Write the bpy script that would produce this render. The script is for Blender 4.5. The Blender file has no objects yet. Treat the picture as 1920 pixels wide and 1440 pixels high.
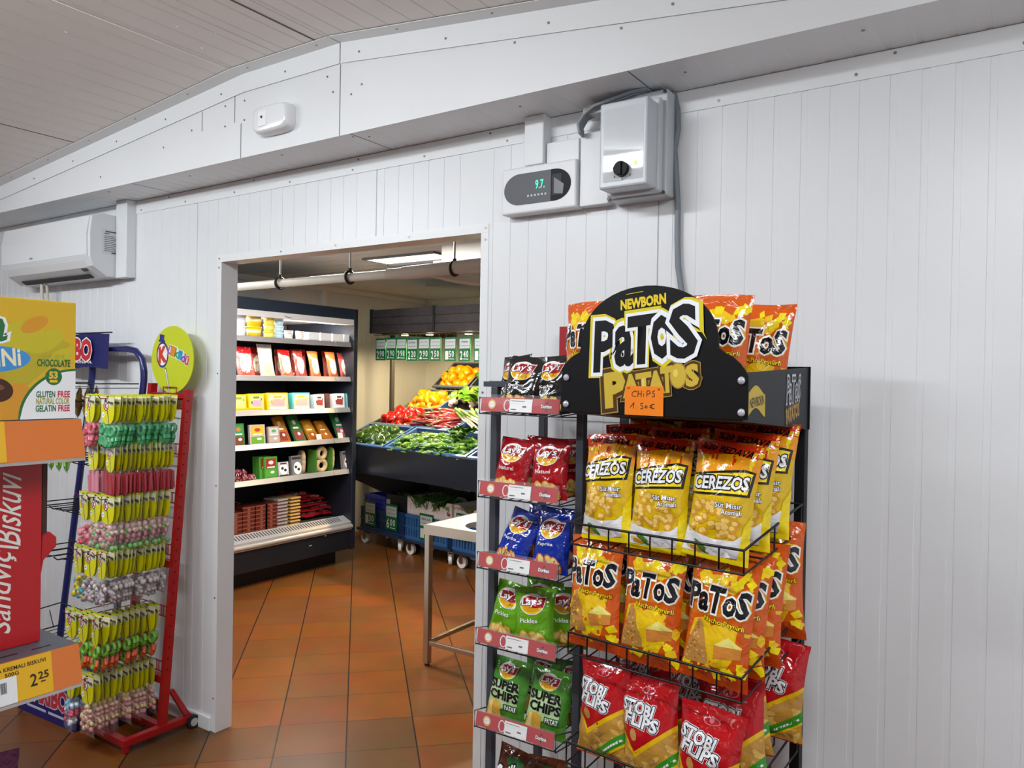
import bpy, bmesh, math, random
from mathutils import Vector, Matrix, noise
random.seed(7)
S = bpy.context.scene
COL = S.collection
R = math.radians

# ---------------------------------------------------------------- camera
def make_camera():
    f, yaw, pitch, roll = 1457.0, .59055, -.007345, .016487
    fw = Vector((-math.sin(yaw)*math.cos(pitch), math.cos(yaw)*math.cos(pitch), math.sin(pitch)))
    r0 = Vector((math.cos(yaw), math.sin(yaw), 0)); u0 = r0.cross(fw)
    r = math.cos(roll)*r0+math.sin(roll)*u0; u = -math.sin(roll)*r0+math.cos(roll)*u0
    cam = bpy.data.cameras.new('camera'); o = bpy.data.objects.new('camera', cam); COL.objects.link(o)
    cam.sensor_fit = 'HORIZONTAL'; cam.sensor_width = 36; cam.lens = f/1920*36
    cam.clip_start = .02; cam.clip_end = 60
    o.matrix_world = Matrix(((r.x, u.x, -fw.x, 0), (r.y, u.y, -fw.y, -2.144), (r.z, u.z, -fw.z, 1.6), (0, 0, 0, 1)))
    S.camera = o
make_camera()

# ---------------------------------------------------------------- light and exposure
S.view_settings.view_transform = 'Standard'
S.view_settings.look = 'None'
S.view_settings.gamma = 1
S.view_settings.use_curve_mapping = False
S.view_settings.exposure = 0.0
S.cycles.transparent_max_bounces = 40
S.cycles.max_bounces = 10
S.cycles.diffuse_bounces = 6
wd = bpy.data.worlds.new('room_world'); S.world = wd; wd.use_nodes = True
wd.node_tree.nodes['Background'].inputs[0].default_value = (.8, .9, 1, 1)
wd.node_tree.nodes['Background'].inputs[1].default_value = .0

def area(name, loc, sx, sy, power, col=(1, 1, 1), rot=(0, 0, 0), spread=180):
    l = bpy.data.lights.new(name, 'AREA'); l.shape = 'RECTANGLE'; l.size = sx; l.size_y = sy
    l.energy = power; l.color = col; l.spread = R(spread)
    o = bpy.data.objects.new(name, l); COL.objects.link(o); o.location = loc; o.rotation_euler = rot
    return o
def spot(name, loc, target, power, col, size=60, blend=.6, rad=.03):
    l = bpy.data.lights.new(name, 'SPOT'); l.energy = power; l.color = col; l.spot_size = R(size); l.spot_blend = blend; l.shadow_soft_size = rad
    o = bpy.data.objects.new(name, l); COL.objects.link(o); o.location = loc
    o.rotation_euler = (Vector(target)-Vector(loc)).to_track_quat('-Z', 'Y').to_euler()
    return o
DAY = (.91, .96, 1.0)
for i, (x, y, z, p) in enumerate([(-1.6, -1.72, 2.70, 54), (-3.75, -1.9, 2.62, 60), (.45, -1.72, 2.46, 40), (-1.6, -4.2, 2.70, 60), (-3.75, -4.2, 2.62, 55), (.45, -4.2, 2.46, 50)]):  # the right-hand pair is added to brighten the foreground carton
    area('ceiling_tube_light', (x, y, z), 1.5, .14, p*((.52 if y > -2 else .1) if x < 0 else (1.02 if y > -2 else .2)), DAY)
    if y > -2: area('wall_fill_light', (x, y+.04, z-.02), 1.5, .07, p*(.295 if x < 0 else .19), DAY, (R(68), 0, 0))  # added lights tilted at the wall, for the tubes' sideways glow
area('cold_room_light', (-3.4, 1.25, 2.44), 1.0, .12, 72, (.93, .97, 1))
area('cold_room_light', (-4.3, .3, 2.44), .8, .1, 16, (.95, .97, 1))  # added near the partition to brighten the crates under the display
area('cold_room_light', (-2.3, 2.5, 2.44), 1.2, .12, 18, (.93, .97, 1))

# ---------------------------------------------------------------- materials
def lin(h):
    h = h.lstrip('#'); c = [int(h[i:i+2], 16)/255 for i in (0, 2, 4)]
    return tuple(x/12.92 if x <= .04045 else ((x+.055)/1.055)**2.4 for x in c)
MATS = {}
def mat(hexc, rough=.5, metal=0., coat=0., bump=0., bscale=60., emis=0., alpha=1., var=0., vscale=8., spec=.5, trans=0.):
    key = (hexc, rough, metal, coat, bump, bscale, emis, alpha, var, vscale, spec, trans)
    if key in MATS: return MATS[key]
    m = bpy.data.materials.new('finish_%03d' % len(MATS)); m.use_nodes = True
    nt = m.node_tree; b = nt.nodes['Principled BSDF']; c = lin(hexc)
    b.inputs['Base Color'].default_value = (*c, 1); b.inputs['Roughness'].default_value = rough
    b.inputs['Metallic'].default_value = metal; b.inputs['Coat Weight'].default_value = coat
    b.inputs['Coat Roughness'].default_value = .06
    b.inputs['Specular IOR Level'].default_value = spec
    b.inputs['Alpha'].default_value = alpha
    b.inputs['Transmission Weight'].default_value = trans
    if emis:
        b.inputs['Emission Color'].default_value = (*c, 1); b.inputs['Emission Strength'].default_value = emis
    if bump or var:
        tc = nt.nodes.new('ShaderNodeTexCoord')
    if bump:
        n = nt.nodes.new('ShaderNodeTexNoise'); n.inputs['Scale'].default_value = bscale; n.inputs['Detail'].default_value = 3; n.inputs['Distortion'].default_value = .6
        bp = nt.nodes.new('ShaderNodeBump'); bp.inputs['Strength'].default_value = bump; bp.inputs['Distance'].default_value = .01
        nt.links.new(tc.outputs['Object'], n.inputs['Vector']); nt.links.new(n.outputs['Fac'], bp.inputs['Height']); nt.links.new(bp.outputs['Normal'], b.inputs['Normal'])
    if var:
        n2 = nt.nodes.new('ShaderNodeTexNoise'); n2.inputs['Scale'].default_value = vscale; n2.inputs['Detail'].default_value = 4
        rp = nt.nodes.new('ShaderNodeValToRGB')
        rp.color_ramp.elements[0].position = .3; rp.color_ramp.elements[1].position = .7
        rp.color_ramp.elements[0].color = (*[x*(1-var) for x in c], 1); rp.color_ramp.elements[1].color = (*[min(1, x*(1+var)) for x in c], 1)
        nt.links.new(tc.outputs['Object'], n2.inputs['Vector']); nt.links.new(n2.outputs['Fac'], rp.inputs['Fac']); nt.links.new(rp.outputs['Color'], b.inputs['Base Color'])
    MATS[key] = m
    return m
def film(h, k=1.): return mat(h, .13, 0, .6, .8*k, 22)
def ink(h): return mat(h, .15, 0, .5, .7, 22)
def paper(h): return mat(h, .55)
def plastic(h, r=.35): return mat(h, r)
STEEL = mat('#b9b4ac', .28, 1.)
ALU = mat('#c9c9cb', .35, .9)
WHITE = mat('#e9ebec', .38)
DARKW = mat('#23252b', .4)

# ---------------------------------------------------------------- mesh helpers
class MB:
    def __init__(s): s.v = []; s.f = []; s.m = []; s.s = []
    def add(s, vs, fs, m=0, smooth=False):
        b = len(s.v); s.v += [tuple(p) for p in vs]
        for f in fs:
            s.f.append(tuple(i+b for i in f)); s.m.append(m); s.s.append(smooth)
        return s
    def box(s, x0, x1, y0, y1, z0, z1, m=0):
        return s.hexa([(x0, y0, z0), (x1, y0, z0), (x1, y1, z0), (x0, y1, z0), (x0, y0, z1), (x1, y0, z1), (x1, y1, z1), (x0, y1, z1)], m)
    def hexa(s, p, m=0):
        return s.add(p, [(3, 2, 1, 0), (4, 5, 6, 7), (0, 1, 5, 4), (1, 2, 6, 5), (2, 3, 7, 6), (3, 0, 4, 7)], m)
    def tube(s, pts, r, n=8, m=0, cap=True):
        pts = [Vector(p) for p in pts]; N = len(pts); rs = r if isinstance(r, (list, tuple)) else [r]*N
        rings = []; up = None
        for i, p in enumerate(pts):
            d = (pts[min(i+1, N-1)]-pts[max(i-1, 0)])
            d = d.normalized() if d.length > 1e-9 else Vector((0, 0, 1))
            if up is None: up = Vector((0, 0, 1)) if abs(d.z) < .9 else Vector((1, 0, 0))
            a = d.cross(up)
            a = a.normalized() if a.length > 1e-6 else d.orthogonal().normalized()
            b = d.cross(a).normalized(); up = -b if b.dot(up) < 0 else b
            rings.append([p+rs[i]*(math.cos(2*math.pi*k/n)*a+math.sin(2*math.pi*k/n)*b) for k in range(n)])
        vs = [q for rg in rings for q in rg]; fs = []
        for i in range(N-1):
            for k in range(n):
                fs.append((i*n+k, i*n+(k+1) % n, (i+1)*n+(k+1) % n, (i+1)*n+k))
        s.add(vs, fs, m, True)
        if cap: s.add(rings[0]+rings[-1], [tuple(range(n)), tuple(range(2*n-1, n-1, -1))], m)
        return s
    def cyl(s, p0, p1, r, n=14, m=0): return s.tube([p0, p1], r, n, m)
    def lathe(s, prof, n=16, m=0, c=(0, 0, 0), smooth=True, fn=None):
        vs = []; fs = []
        for r, z in prof:
            for k in range(n):
                t = 2*math.pi*k/n; rr = r*(fn(t, z) if fn else 1)
                vs.append((c[0]+rr*math.cos(t), c[1]+rr*math.sin(t), c[2]+z))
        for i in range(len(prof)-1):
            for k in range(n): fs.append((i*n+k, i*n+(k+1) % n, (i+1)*n+(k+1) % n, (i+1)*n+k))
        L = len(prof)-1
        if prof[0][0] > 1e-5: fs.append(tuple(range(n-1, -1, -1)))
        if prof[L][0] > 1e-5: fs.append(tuple(L*n+k for k in range(n)))
        return s.add(vs, fs, m, smooth)
    def prism(s, poly, a0, a1, m=0, axis='y'):
        def P(u, v, a): return (u, a, v) if axis == 'y' else ((a, u, v) if axis == 'x' else (u, v, a))
        n = len(poly); vs = [P(u, v, a0) for u, v in poly]+[P(u, v, a1) for u, v in poly]
        fs = [tuple(range(n)), tuple(range(2*n-1, n-1, -1))]+[(i, (i+1) % n, n+(i+1) % n, n+i) for i in range(n)]
        return s.add(vs, fs, m)
    def ball(s, c, r, m=0, n=10, k=6, sc=(1, 1, 1)):
        prof = [(max(1e-6, r*math.sin(math.pi*i/k)), -r*math.cos(math.pi*i/k)) for i in range(k+1)]
        b = len(s.v); s.lathe(prof, n, m)
        for i in range(b, len(s.v)):
            x, y, z = s.v[i]; s.v[i] = (c[0]+x*sc[0], c[1]+y*sc[1], c[2]+z*sc[2])
        return s
    def xf(s, M, start=0):
        for i in range(start, len(s.v)): s.v[i] = tuple(M @ Vector(s.v[i]))
        return s
    def mesh(s, name, mats, fix=True):
        me = bpy.data.meshes.new(name); me.from_pydata(s.v, [], s.f)
        for m in mats: me.materials.append(m)
        me.polygons.foreach_set('material_index', s.m); me.polygons.foreach_set('use_smooth', s.s)
        if fix:
            bm = bmesh.new(); bm.from_mesh(me); bmesh.ops.recalc_face_normals(bm, faces=bm.faces); bm.to_mesh(me); bm.free()
        me.update(); return me
    def obj(s, name, mats, parent=None, bevel=0., fix=True, loc=None, rot=None):
        if not isinstance(mats, (list, tuple)): mats = [mats]
        return link(name, s.mesh(name, mats, fix), parent, bevel, loc, rot)
def link(name, me, parent=None, bevel=0., loc=None, rot=None):
    o = bpy.data.objects.new(name, me); COL.objects.link(o)
    if parent: o.parent = parent
    if loc: o.location = loc
    if rot: o.rotation_euler = rot
    if bevel:
        b = o.modifiers.new('edge', 'BEVEL'); b.width = bevel; b.segments = 2; b.limit_method = 'ANGLE'; b.angle_limit = R(40)
    return o
def tag(o, label, cat, group=None, kind=None):
    o['label'] = label; o['category'] = cat
    if group: o['group'] = group
    if kind: o['kind'] = kind
    return o
def thing(name, label, cat, loc=(0, 0, 0), rot=(0, 0, 0), group=None):
    o = bpy.data.objects.new(name, None); COL.objects.link(o); o.location = loc; o.rotation_euler = rot; o.empty_display_size = .05
    return tag(o, label, cat, group)
def struct(o): o['kind'] = 'structure'; return o
def dup(o, loc=None, rot=None, label=None, group=None, par=None):
    c = o.copy(); COL.objects.link(c)
    if par: c.parent = par
    if loc is not None: c.location = loc
    if rot is not None: c.rotation_euler = rot
    if label: c['label'] = label
    if group: c['group'] = group
    for ch in list(o.children): dup(ch, par=c)
    return c
def inst(name, me, label, cat, loc, rot=(0, 0, 0), group=None, scale=None):
    o = link(name, me, None, 0, loc, rot)
    if scale: o.scale = scale
    return tag(o, label, cat, group)

# ---------------------------------------------------------------- flat print: polygons and lettering laid on a surface
_txt = {}
def text_tris(s, bold):
    k = (s, bold)
    if k in _txt: return _txt[k]
    cu = bpy.data.curves.new('t', 'FONT'); cu.body = s; cu.size = 1; cu.offset = bold; cu.resolution_u = 2
    o = bpy.data.objects.new('t', cu); COL.objects.link(o)
    dg = bpy.context.evaluated_depsgraph_get(); dg.update()
    me = bpy.data.meshes.new_from_object(o.evaluated_get(dg))
    r = ([(v.co.x, v.co.y) for v in me.vertices], [tuple(p.vertices) for p in me.polygons])
    bpy.data.objects.remove(o); bpy.data.curves.remove(cu); bpy.data.meshes.remove(me)
    _txt[k] = r; return r
class Art:
    def __init__(s): s.it = []
    def poly(s, pts, m, l=1): s.it.append((list(pts), [tuple(range(len(pts)))], m, l)); return s
    def rect(s, x0, x1, y0, y1, m, l=1): return s.poly([(x0, y0), (x1, y0), (x1, y1), (x0, y1)], m, l)
    def ell(s, cx, cy, rx, ry, m, l=1, n=20, rot=0., a0=0., a1=360.):
        c, q = math.cos(rot), math.sin(rot); full = a1-a0 >= 360; P = []
        for k in range(n if full else n+1):
            t = R(a0+(a1-a0)*k/n); x, y = rx*math.cos(t), ry*math.sin(t); P.append((cx+x*c-y*q, cy+x*q+y*c))
        return s.poly(P, m, l)
    def line(s, p, q, w, m, l=1):
        d = Vector((q[0]-p[0], q[1]-p[1])); n = Vector((-d.y, d.x)).normalized()*w/2
        return s.poly([(p[0]-n.x, p[1]-n.y), (q[0]-n.x, q[1]-n.y), (q[0]+n.x, q[1]+n.y), (p[0]+n.x, p[1]+n.y)], m, l)
    def text(s, t, cx, cy, w, h, m, l=2, bold=0., rot=0., shear=0., out=None, out2=None):
        v0, _ = text_tris(t, 0.)
        xs = [p[0] for p in v0]; ys = [p[1] for p in v0]; bx, by = (min(xs)+max(xs))/2, (min(ys)+max(ys))/2
        sx, sy = w/(max(xs)-min(xs)), h/max(1e-6, max(ys)-min(ys))
        c, q = math.cos(rot), math.sin(rot)
        def put(b, mm, ll, dx=0, dy=0):
            v, f = text_tris(t, b); P = []
            for x, y in v:
                X, Y = (x-bx)*sx, (y-by)*sy; X += shear*Y
                P.append((cx+dx+X*c-Y*q, cy+dy+X*q+Y*c))
            s.it.append((P, f, mm, ll))
        if out2: put(bold+out2[1], out2[0], l-2, *(out2[2:] or ()))
        if out: put(bold+out[1], out[0], l-1)
        put(bold, m, l); return s
    def emit(s, mb, fn, gu=(), gv=(), lim=None):
        for n_, (P, F, m, l) in enumerate(s.it):
            l = l+.025*(n_ % 36)
            bm = bmesh.new(); vs = [bm.verts.new((x, y, 0)) for x, y in P]
            for f in F:
                try: bm.faces.new([vs[i] for i in f])
                except ValueError: pass
            bmesh.ops.triangulate(bm, faces=bm.faces[:])
            def cut(co, no, co_=False):
                bmesh.ops.bisect_plane(bm, geom=bm.verts[:]+bm.edges[:]+bm.faces[:], plane_co=co, plane_no=no, clear_outer=co_)
            if lim:
                cut((lim[0], 0, 0), (-1, 0, 0), True); cut((lim[1], 0, 0), (1, 0, 0), True); cut((0, lim[2], 0), (0, -1, 0), True); cut((0, lim[3], 0), (0, 1, 0), True)
            if not bm.verts: bm.free(); continue
            x0 = min(v.co.x for v in bm.verts); x1 = max(v.co.x for v in bm.verts); y0 = min(v.co.y for v in bm.verts); y1 = max(v.co.y for v in bm.verts)
            for g in gu:
                if x0 < g < x1: cut((g, 0, 0), (1, 0, 0))
            for g in gv:
                if y0 < g < y1: cut((0, g, 0), (0, 1, 0))
            bm.verts.index_update(); bm.normal_update()
            mb.add([fn(v.co.x, v.co.y, l) for v in bm.verts], [tuple(v.index for v in (f.verts if f.normal.z > 0 else reversed(f.verts))) for f in bm.faces], m, True)
            bm.free()
        return mb
    def flat(s, mb, O, ex, ez, sc=1., off=.0004, lim=None):
        O, ex, ez = Vector(O), Vector(ex).normalized(), Vector(ez).normalized(); n = ex.cross(ez)
        return s.emit(mb, lambda u, v, l: O+ex*(u*sc)+ez*(v*sc)+n*(off*l), lim=lim)

class Frame:
    """a rotated footprint: s runs along its front, d into its depth"""
    def __init__(s, ox, oy, deg):
        a = R(deg); s.o = Vector((ox, oy, 0)); s.e = Vector((math.cos(a), -math.sin(a), 0)); s.n = Vector((math.sin(a), math.cos(a), 0)); s.rz = -a
    def at(s, u, d, z=0.): return s.o+s.e*u+s.n*d+Vector((0, 0, z))
# ================================================================ the building
Z_SOF, Y_FAS = 2.44, -.22
def floor_mat():
    m = bpy.data.materials.new('terracotta_tiles'); m.use_nodes = True; nt = m.node_tree; b = nt.nodes['Principled BSDF']
    N = nt.nodes.new; L = nt.links.new
    tc = N('ShaderNodeTexCoord'); sp = N('ShaderNodeSeparateXYZ'); L(tc.outputs['Object'], sp.inputs[0])
    def mth(op, a, c):
        n = N('ShaderNodeMath'); n.operation = op
        for i, x in enumerate((a, c)):
            if x is None: continue
            if isinstance(x, (int, float)): n.inputs[i].default_value = x
            else: L(x, n.inputs[i])
        return n.outputs[0]
    k = 1/math.sqrt(2)/.3
    p = mth('ADD', mth('MULTIPLY', mth('ADD', sp.outputs['X'], sp.outputs['Y']), k), 1.545/.3+40)
    q = mth('ADD', mth('MULTIPLY', mth('SUBTRACT', sp.outputs['Y'], sp.outputs['X']), k), -1.845/.3+40)
    fp, fq = mth('FRACT', p, None), mth('FRACT', q, None)
    def edge(f, w): return mth('GREATER_THAN', mth('ABSOLUTE', mth('SUBTRACT', f, .5), None), .5-w)
    gp, gq = edge(fp, .011), edge(fq, .008)
    cv = N('ShaderNodeCombineXYZ'); L(mth('FLOOR', p, None), cv.inputs[0]); L(mth('FLOOR', q, None), cv.inputs[1])
    wn = N('ShaderNodeTexWhiteNoise'); wn.noise_dimensions = '3D'; L(cv.outputs[0], wn.inputs['Vector'])
    rp = N('ShaderNodeValToRGB'); els = rp.color_ramp.elements
    cols = [(0, '#8f6442'), (.22, '#a2683c'), (.45, '#a96a36'), (.62, '#98623c'), (.8, '#9d6a48'), (1, '#7f604a')]
    def tc_(h): r_, g_, b_ = lin(h); return (r_*.45, g_*.355, b_*.2, 1)
    els[0].position = 0; els[0].color = tc_(cols[0][1]); els[1].position = 1; els[1].color = tc_(cols[-1][1])
    for t, c in cols[1:-1]:
        e = els.new(t); e.color = tc_(c)
    L(wn.outputs['Value'], rp.inputs['Fac'])
    no = N('ShaderNodeTexNoise'); no.inputs['Scale'].default_value = 5; no.inputs['Detail'].default_value = 5; L(tc.outputs['Object'], no.inputs['Vector'])
    mx = N('ShaderNodeMix'); mx.data_type = 'RGBA'; mx.blend_type = 'OVERLAY'; mx.inputs['Factor'].default_value = .35
    L(rp.outputs['Color'], mx.inputs['A']); L(no.outputs['Color'], mx.inputs['B'])
    g1 = N('ShaderNodeMix'); g1.data_type = 'RGBA'; L(gq, g1.inputs['Factor']); L(mx.outputs['Result'], g1.inputs['A']); g1.inputs['B'].default_value = (*lin('#3a281c'), 1)
    g2 = N('ShaderNodeMix'); g2.data_type = 'RGBA'; L(gp, g2.inputs['Factor']); L(g1.outputs['Result'], g2.inputs['A']); g2.inputs['B'].default_value = (*lin('#211a16'), 1)
    L(g2.outputs['Result'], b.inputs['Base Color'])
    b.inputs['Roughness'].default_value = .3; b.inputs['Specular IOR Level'].default_value = .2
    bp = N('ShaderNodeBump'); bp.inputs['Strength'].default_value = .5; bp.inputs['Distance'].default_value = .003
    L(mth('SUBTRACT', 1, mth('MAXIMUM', gp, gq)), bp.inputs['Height']); L(bp.outputs['Normal'], b.inputs['Normal'])
    return m
W1 = mat('#e6e8ea', .36, var=.03, vscale=1.5)
W2 = mat('#dedcd6', .36)
CEIL = mat('#f0ebe6', .45)
SEAM = mat('#77797c', .6)
SCREW = mat('#8d9092', .35, .7)
mb = MB(); mb.box(-6.0, 1.6, -6, 4.9, -.08, 0); struct(mb.obj('floor', floor_mat()))

def ribbed(x0, x1, z0, z1, y0, seams=()):
    """steel sandwich panel: flat sheet with shallow pressed bands, and open joints between panels"""
    prof = [(x0, 0.)]; pitch = .0715; x = -.74-pitch*80
    while x < x1-.03:
        if x > x0+.03 and not any(abs(x+.008-q) < .03 for q in seams):
            prof += [(x, 0), (x+.0008, .0013), (x+.0159, .0013), (x+.0167, 0)]
        x += pitch
    for q in seams:
        if x0 < q < x1: prof += [(q-.0022, 0), (q-.0014, .006), (q+.0014, .006), (q+.0022, 0)]
    prof.append((x1, 0.)); prof.sort(key=lambda p: p[0])
    m = MB(); n = len(prof)
    m.add([(a, y0+d, z0) for a, d in prof]+[(a, y0+d, z1) for a, d in prof], [(i, i+1, n+i+1, n+i) for i in range(n-1)])
    return m
SE = [-4.316, -3.179, -2.065, -.927, .2]
DX0, DX1, DZ, TH = -2.996, -1.573, 2.094, .083
m = MB()
for (a, b, z0, z1) in ((-6, DX0, 0, 2.9), (DX0, DX1, DZ, 2.9), (DX1, 1.6, 0, 2.9)):
    r = ribbed(a, b, z0, z1, 0, SE); m.add(r.v, r.f)
    m.add([(a, TH, z0), (b, TH, z0), (b, TH, z1), (a, TH, z1)], [(0, 1, 2, 3)])
m.add([(DX0, 0, 0), (DX0, TH, 0), (DX0, TH, DZ), (DX0, 0, DZ), (DX1, 0, 0), (DX1, TH, 0), (DX1, TH, DZ), (DX1, 0, DZ)], [(0, 1, 2, 3), (4, 7, 6, 5), (3, 2, 6, 7)])
struct(m.obj('wall_middle', W1, fix=False))
# door casing: flat angle strips with screws
def strip(name, x0, x1, z0, z1, screws, t=.0022):
    q = MB(); q.box(x0, x1, -t, 0, z0, z1)
    for a, b in screws: q.cyl((a, -t-.002, b), (a, -t, b), .004, 10, 1)
    return struct(q.obj(name, [WHITE, SCREW]))
strip('trim_1', DX0-.03, DX1+.032, DZ, DZ+.031, [(DX0-.016, DZ+.016), (DX1+.018, DZ+.016), (-2.28, DZ+.016), (-2.6, DZ+.016), (-1.9, DZ+.016)])
strip('trim_2', DX0-.03, DX0, 0, DZ-.0005, [(DX0-.016, z) for z in (2.07, 1.6, 1.1, .6, .15)])
strip('trim_3', DX1, DX1+.032, 0, DZ-.0005, [(DX1+.018, z) for z in (2.07, 1.55, 1.0, .45)])
strip('trim_4', -6, 1.6, 2.376, Z_SOF, [(-3.63+.36*i, 2.392) for i in range(12)]+[(-3.4+.62*i, 2.428) for i in range(7)], .003)
q = MB(); q.box(-6, DX0-.03, -.012, 0, 0, .062); struct(q.obj('baseboard_left', WHITE, bevel=.004))
q = MB(); q.box(DX1+.032, 1.6, -.012, 0, 0, .062); struct(q.obj('baseboard_right', WHITE, bevel=.004))
# boxed beam over the wall
def zc(x): # ceiling height
    return max(2.455, 2.767-.091*(-2.57-x) if x < -2.57 else (2.767 if x < -2.03 else 2.767-.111*(x+2.03)))
XS = [-6, -2.57, -2.03, .78, 1.6]
q = MB(); q.add([(x, Y_FAS, Z_SOF) for x in XS]+[(x, Y_FAS, zc(x)) for x in XS], [(i, i+1, 6+i, 5+i) for i in range(4)])
n0 = len(XS)
bx = [-6]; x = -5.9
while x < 1.5: bx += [x, x+.0008, x+.016, x+.0168]; x += .0715
bx.append(1.6)
q.add([(a, Y_FAS, Z_SOF) for a in bx]+[(a, 0, Z_SOF+(.0012 if i % 4 in (2, 3) and 0 < i < len(bx)-1 else 0)) for i, a in enumerate(bx)], [(i, len(bx)+i, len(bx)+i+1, i+1) for i in range(len(bx)-1)])
for a in (-3.35, -1.985, -.93): q.box(a-.002, a+.002, Y_FAS+.002, 0, Z_SOF-.0006, Z_SOF+.001, 1)
for a, z0, z1 in ((-2.035, Z_SOF, 2.69), (-2.62, 2.585, 2.69), (-2.83, 2.585, 2.665), (-2.58, Z_SOF, 2.575)): q.box(a-.0018, a+.0018, Y_FAS-.0008, Y_FAS, z0, z1, 1)
q.box(-6, 1.6, -.0035, 0, Z_SOF-.002, Z_SOF-.0005, 1)
for a, z in ((-2.9, 2.6), (-3.1, 2.56), (-2.68, 2.66), (-2.56, 2.66), (-2.56, 2.585), (-2.68, 2.58), (-2.1, 2.66), (-2.07, 2.6), (-1.98, 2.575), (-1.93, 2.6), (-1.3, 2.6), (-1.02, 2.63), (-.95, 2.56), (-.35, 2.5), (-3.6, 2.5)):
    q.cyl((a, Y_FAS-.002, z), (a, Y_FAS, z), .004, 8, 2)
for a, d in ((-3.0, -.16), (-2.4, -.17), (-2.0, -.19), (-1.95, -.16), (-1.33, -.14), (-.8, -.13), (-.35, -.15), (-3.6, -.18)): q.cyl((a, d, Z_SOF-.002), (a, d, Z_SOF), .004, 8, 2)
o = q.obj('beam', [W1, SEAM, SCREW], fix=False); struct(o)
# angle cornice that follows the gable
q = MB()
def seg(xa, xb):
    pts = []
    for x in (xa, xb):
        z = zc(x); pts.append([(x, Y_FAS-.003, z-.075), (x, Y_FAS-.003, z-.002), (x, Y_FAS-.063, z-.002), (x, Y_FAS-.063, z-.004), (x, Y_FAS-.005, z-.004), (x, Y_FAS-.005, z-.075)])
    q.add(pts[0]+pts[1], [(i, (i+1) % 6, 6+(i+1) % 6, 6+i) for i in range(6)]+[tuple(range(6)), tuple(range(11, 5, -1))])
seg(-6, -2.57); seg(-2.5699, -2.036); seg(-2.03, .78)
for i in range(12):
    x = -4.6+.38*i; q.cyl((x, Y_FAS-.007, zc(x)-.045), (x, Y_FAS-.003, zc(x)-.045), .004, 8, 1)
    q.cyl((x+.2, Y_FAS-.035, zc(x+.2)-.006), (x+.2, Y_FAS-.035, zc(x+.2)-.003), .0035, 8, 1)
struct(q.obj('trim_5', [WHITE, SCREW]))
# sloping ceiling of the shop, panel joints run away from the wall
q = MB(); cx = [-6]; x = -5.95
while x < 1.5:
    cx.append(x); x += .1
cx = sorted(cx+[-2.57, -2.03, 1.6])
q.add([(a, -6, zc(a)) for a in cx]+[(a, -.1, zc(a)) for a in cx], [(i, i+1, len(cx)+i+1, len(cx)+i) for i in range(len(cx)-1)])
for a in cx[1:-1]: q.box(a-.0008, a+.0008, -6, -.1, zc(a)-.0007, zc(a)+.001, 2)
for a, w, c in ((-2.585, .003, 0), (-2.1, .004, 1), (-2.3, .0015, 2), (-3.72, .003, 1), (-4.85, .003, 1), (-1.0, .003, 1)): q.box(a-w, a+w, -6, -.1, zc(a)-.0012, zc(a)+.001, c if c else 0)
for a, y in ((-2.42, -.6), (-2.5, -.45), (-2.75, -.8), (-2.35, -.5)): q.cyl((a, y, zc(a)-.002), (a, y, zc(a)), .004, 8, 3)
struct(q.obj('ceiling', [CEIL, mat('#5a5653', .6), mat('#c4c0bb', .5), WHITE]))
# shop walls behind and beside the camera
q = MB(); q.box(1.6, 1.68, -6, 4.9, 0, 2.9); struct(q.obj('wall_right', W1))
q = MB(); q.box(-6, 1.6, -6.08, -6, 0, 2.9); struct(q.obj('wall_near', W1))
q = MB(); q.box(-6.08, -6, -6, 0, 0, 2.9); struct(q.obj('wall_left', W1))
# cold room shell
XL, YB, ZC2 = -5.75, 4.66, 2.47
W3 = mat('#cfcec9', .42)
r = MB(); r.add([(XL, TH, 0), (XL, YB, 0), (XL, YB, ZC2), (XL, TH, ZC2)], [(0, 1, 2, 3)])
y = TH+.05
while y < YB: r.box(XL, XL+.0009, y, y+.004, 0, ZC2); y += .0715
struct(r.obj('wall_left_cold_room', W3))
q = MB(); q.box(XL, 1.6, YB, YB+.08, 0, ZC2)
x = XL+.05
while x < -1: q.box(x, x+.004, YB-.0009, YB, 0, ZC2); x += .0715
struct(q.obj('wall_far', W3))
q = MB(); q.box(XL, 1.6, TH, YB, ZC2, ZC2+.08)
y = TH+.04
while y < YB: q.box(XL, 1.6, y, y+.005, ZC2-.0012, ZC2, 0); y += .0715
for y in (1.35, 2.48): q.box(XL, 1.6, y, y+.006, ZC2-.002, ZC2, 1)
struct(q.obj('ceiling_cold_room', [W3, SEAM]))
q = MB(); q.box(XL, XL+.05, TH, YB, ZC2-.05, ZC2-.002); q.box(XL+.05, 1.6, YB-.05, YB, ZC2-.05, ZC2-.002); struct(q.obj('trim_6', mat('#dcdad2', .4)))
# ================================================================ things fixed to the shop wall
t = thing('air_conditioner', 'white split air conditioner high on the wall beside the square duct', 'air conditioner', (-4.66, 0, 2.065))
L_ = .885
body = [(0, 0), (0, .305), (-.12, .305), (-.168, .29), (-.178, .2), (-.176, .09), (-.16, .045), (-.09, .0)]
q = MB(); q.prism([(y, z) for y, z in body], 0, L_, axis='x'); q.obj('body', mat('#d9dcdf', .3), t, .006)
fp = [(-.1, .3), (-.172, .286), (-.186, .2), (-.184, .1), (-.172, .078), (-.165, .078), (-.17, .19), (-.1, .27)]
q = MB(); q.prism(fp, -.004, L_-.012, axis='x')
q.box(.31, .345, -.1885, -.186, .113, .1165, 1); q.ball((.327, -.1875, .115), .006, 1, 8, 4, (1, .3, 1))
q.obj('front_panel', [mat('#e6e8ea', .22, 0, .3), mat('#8a8d90', .4)], t, .004)
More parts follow.
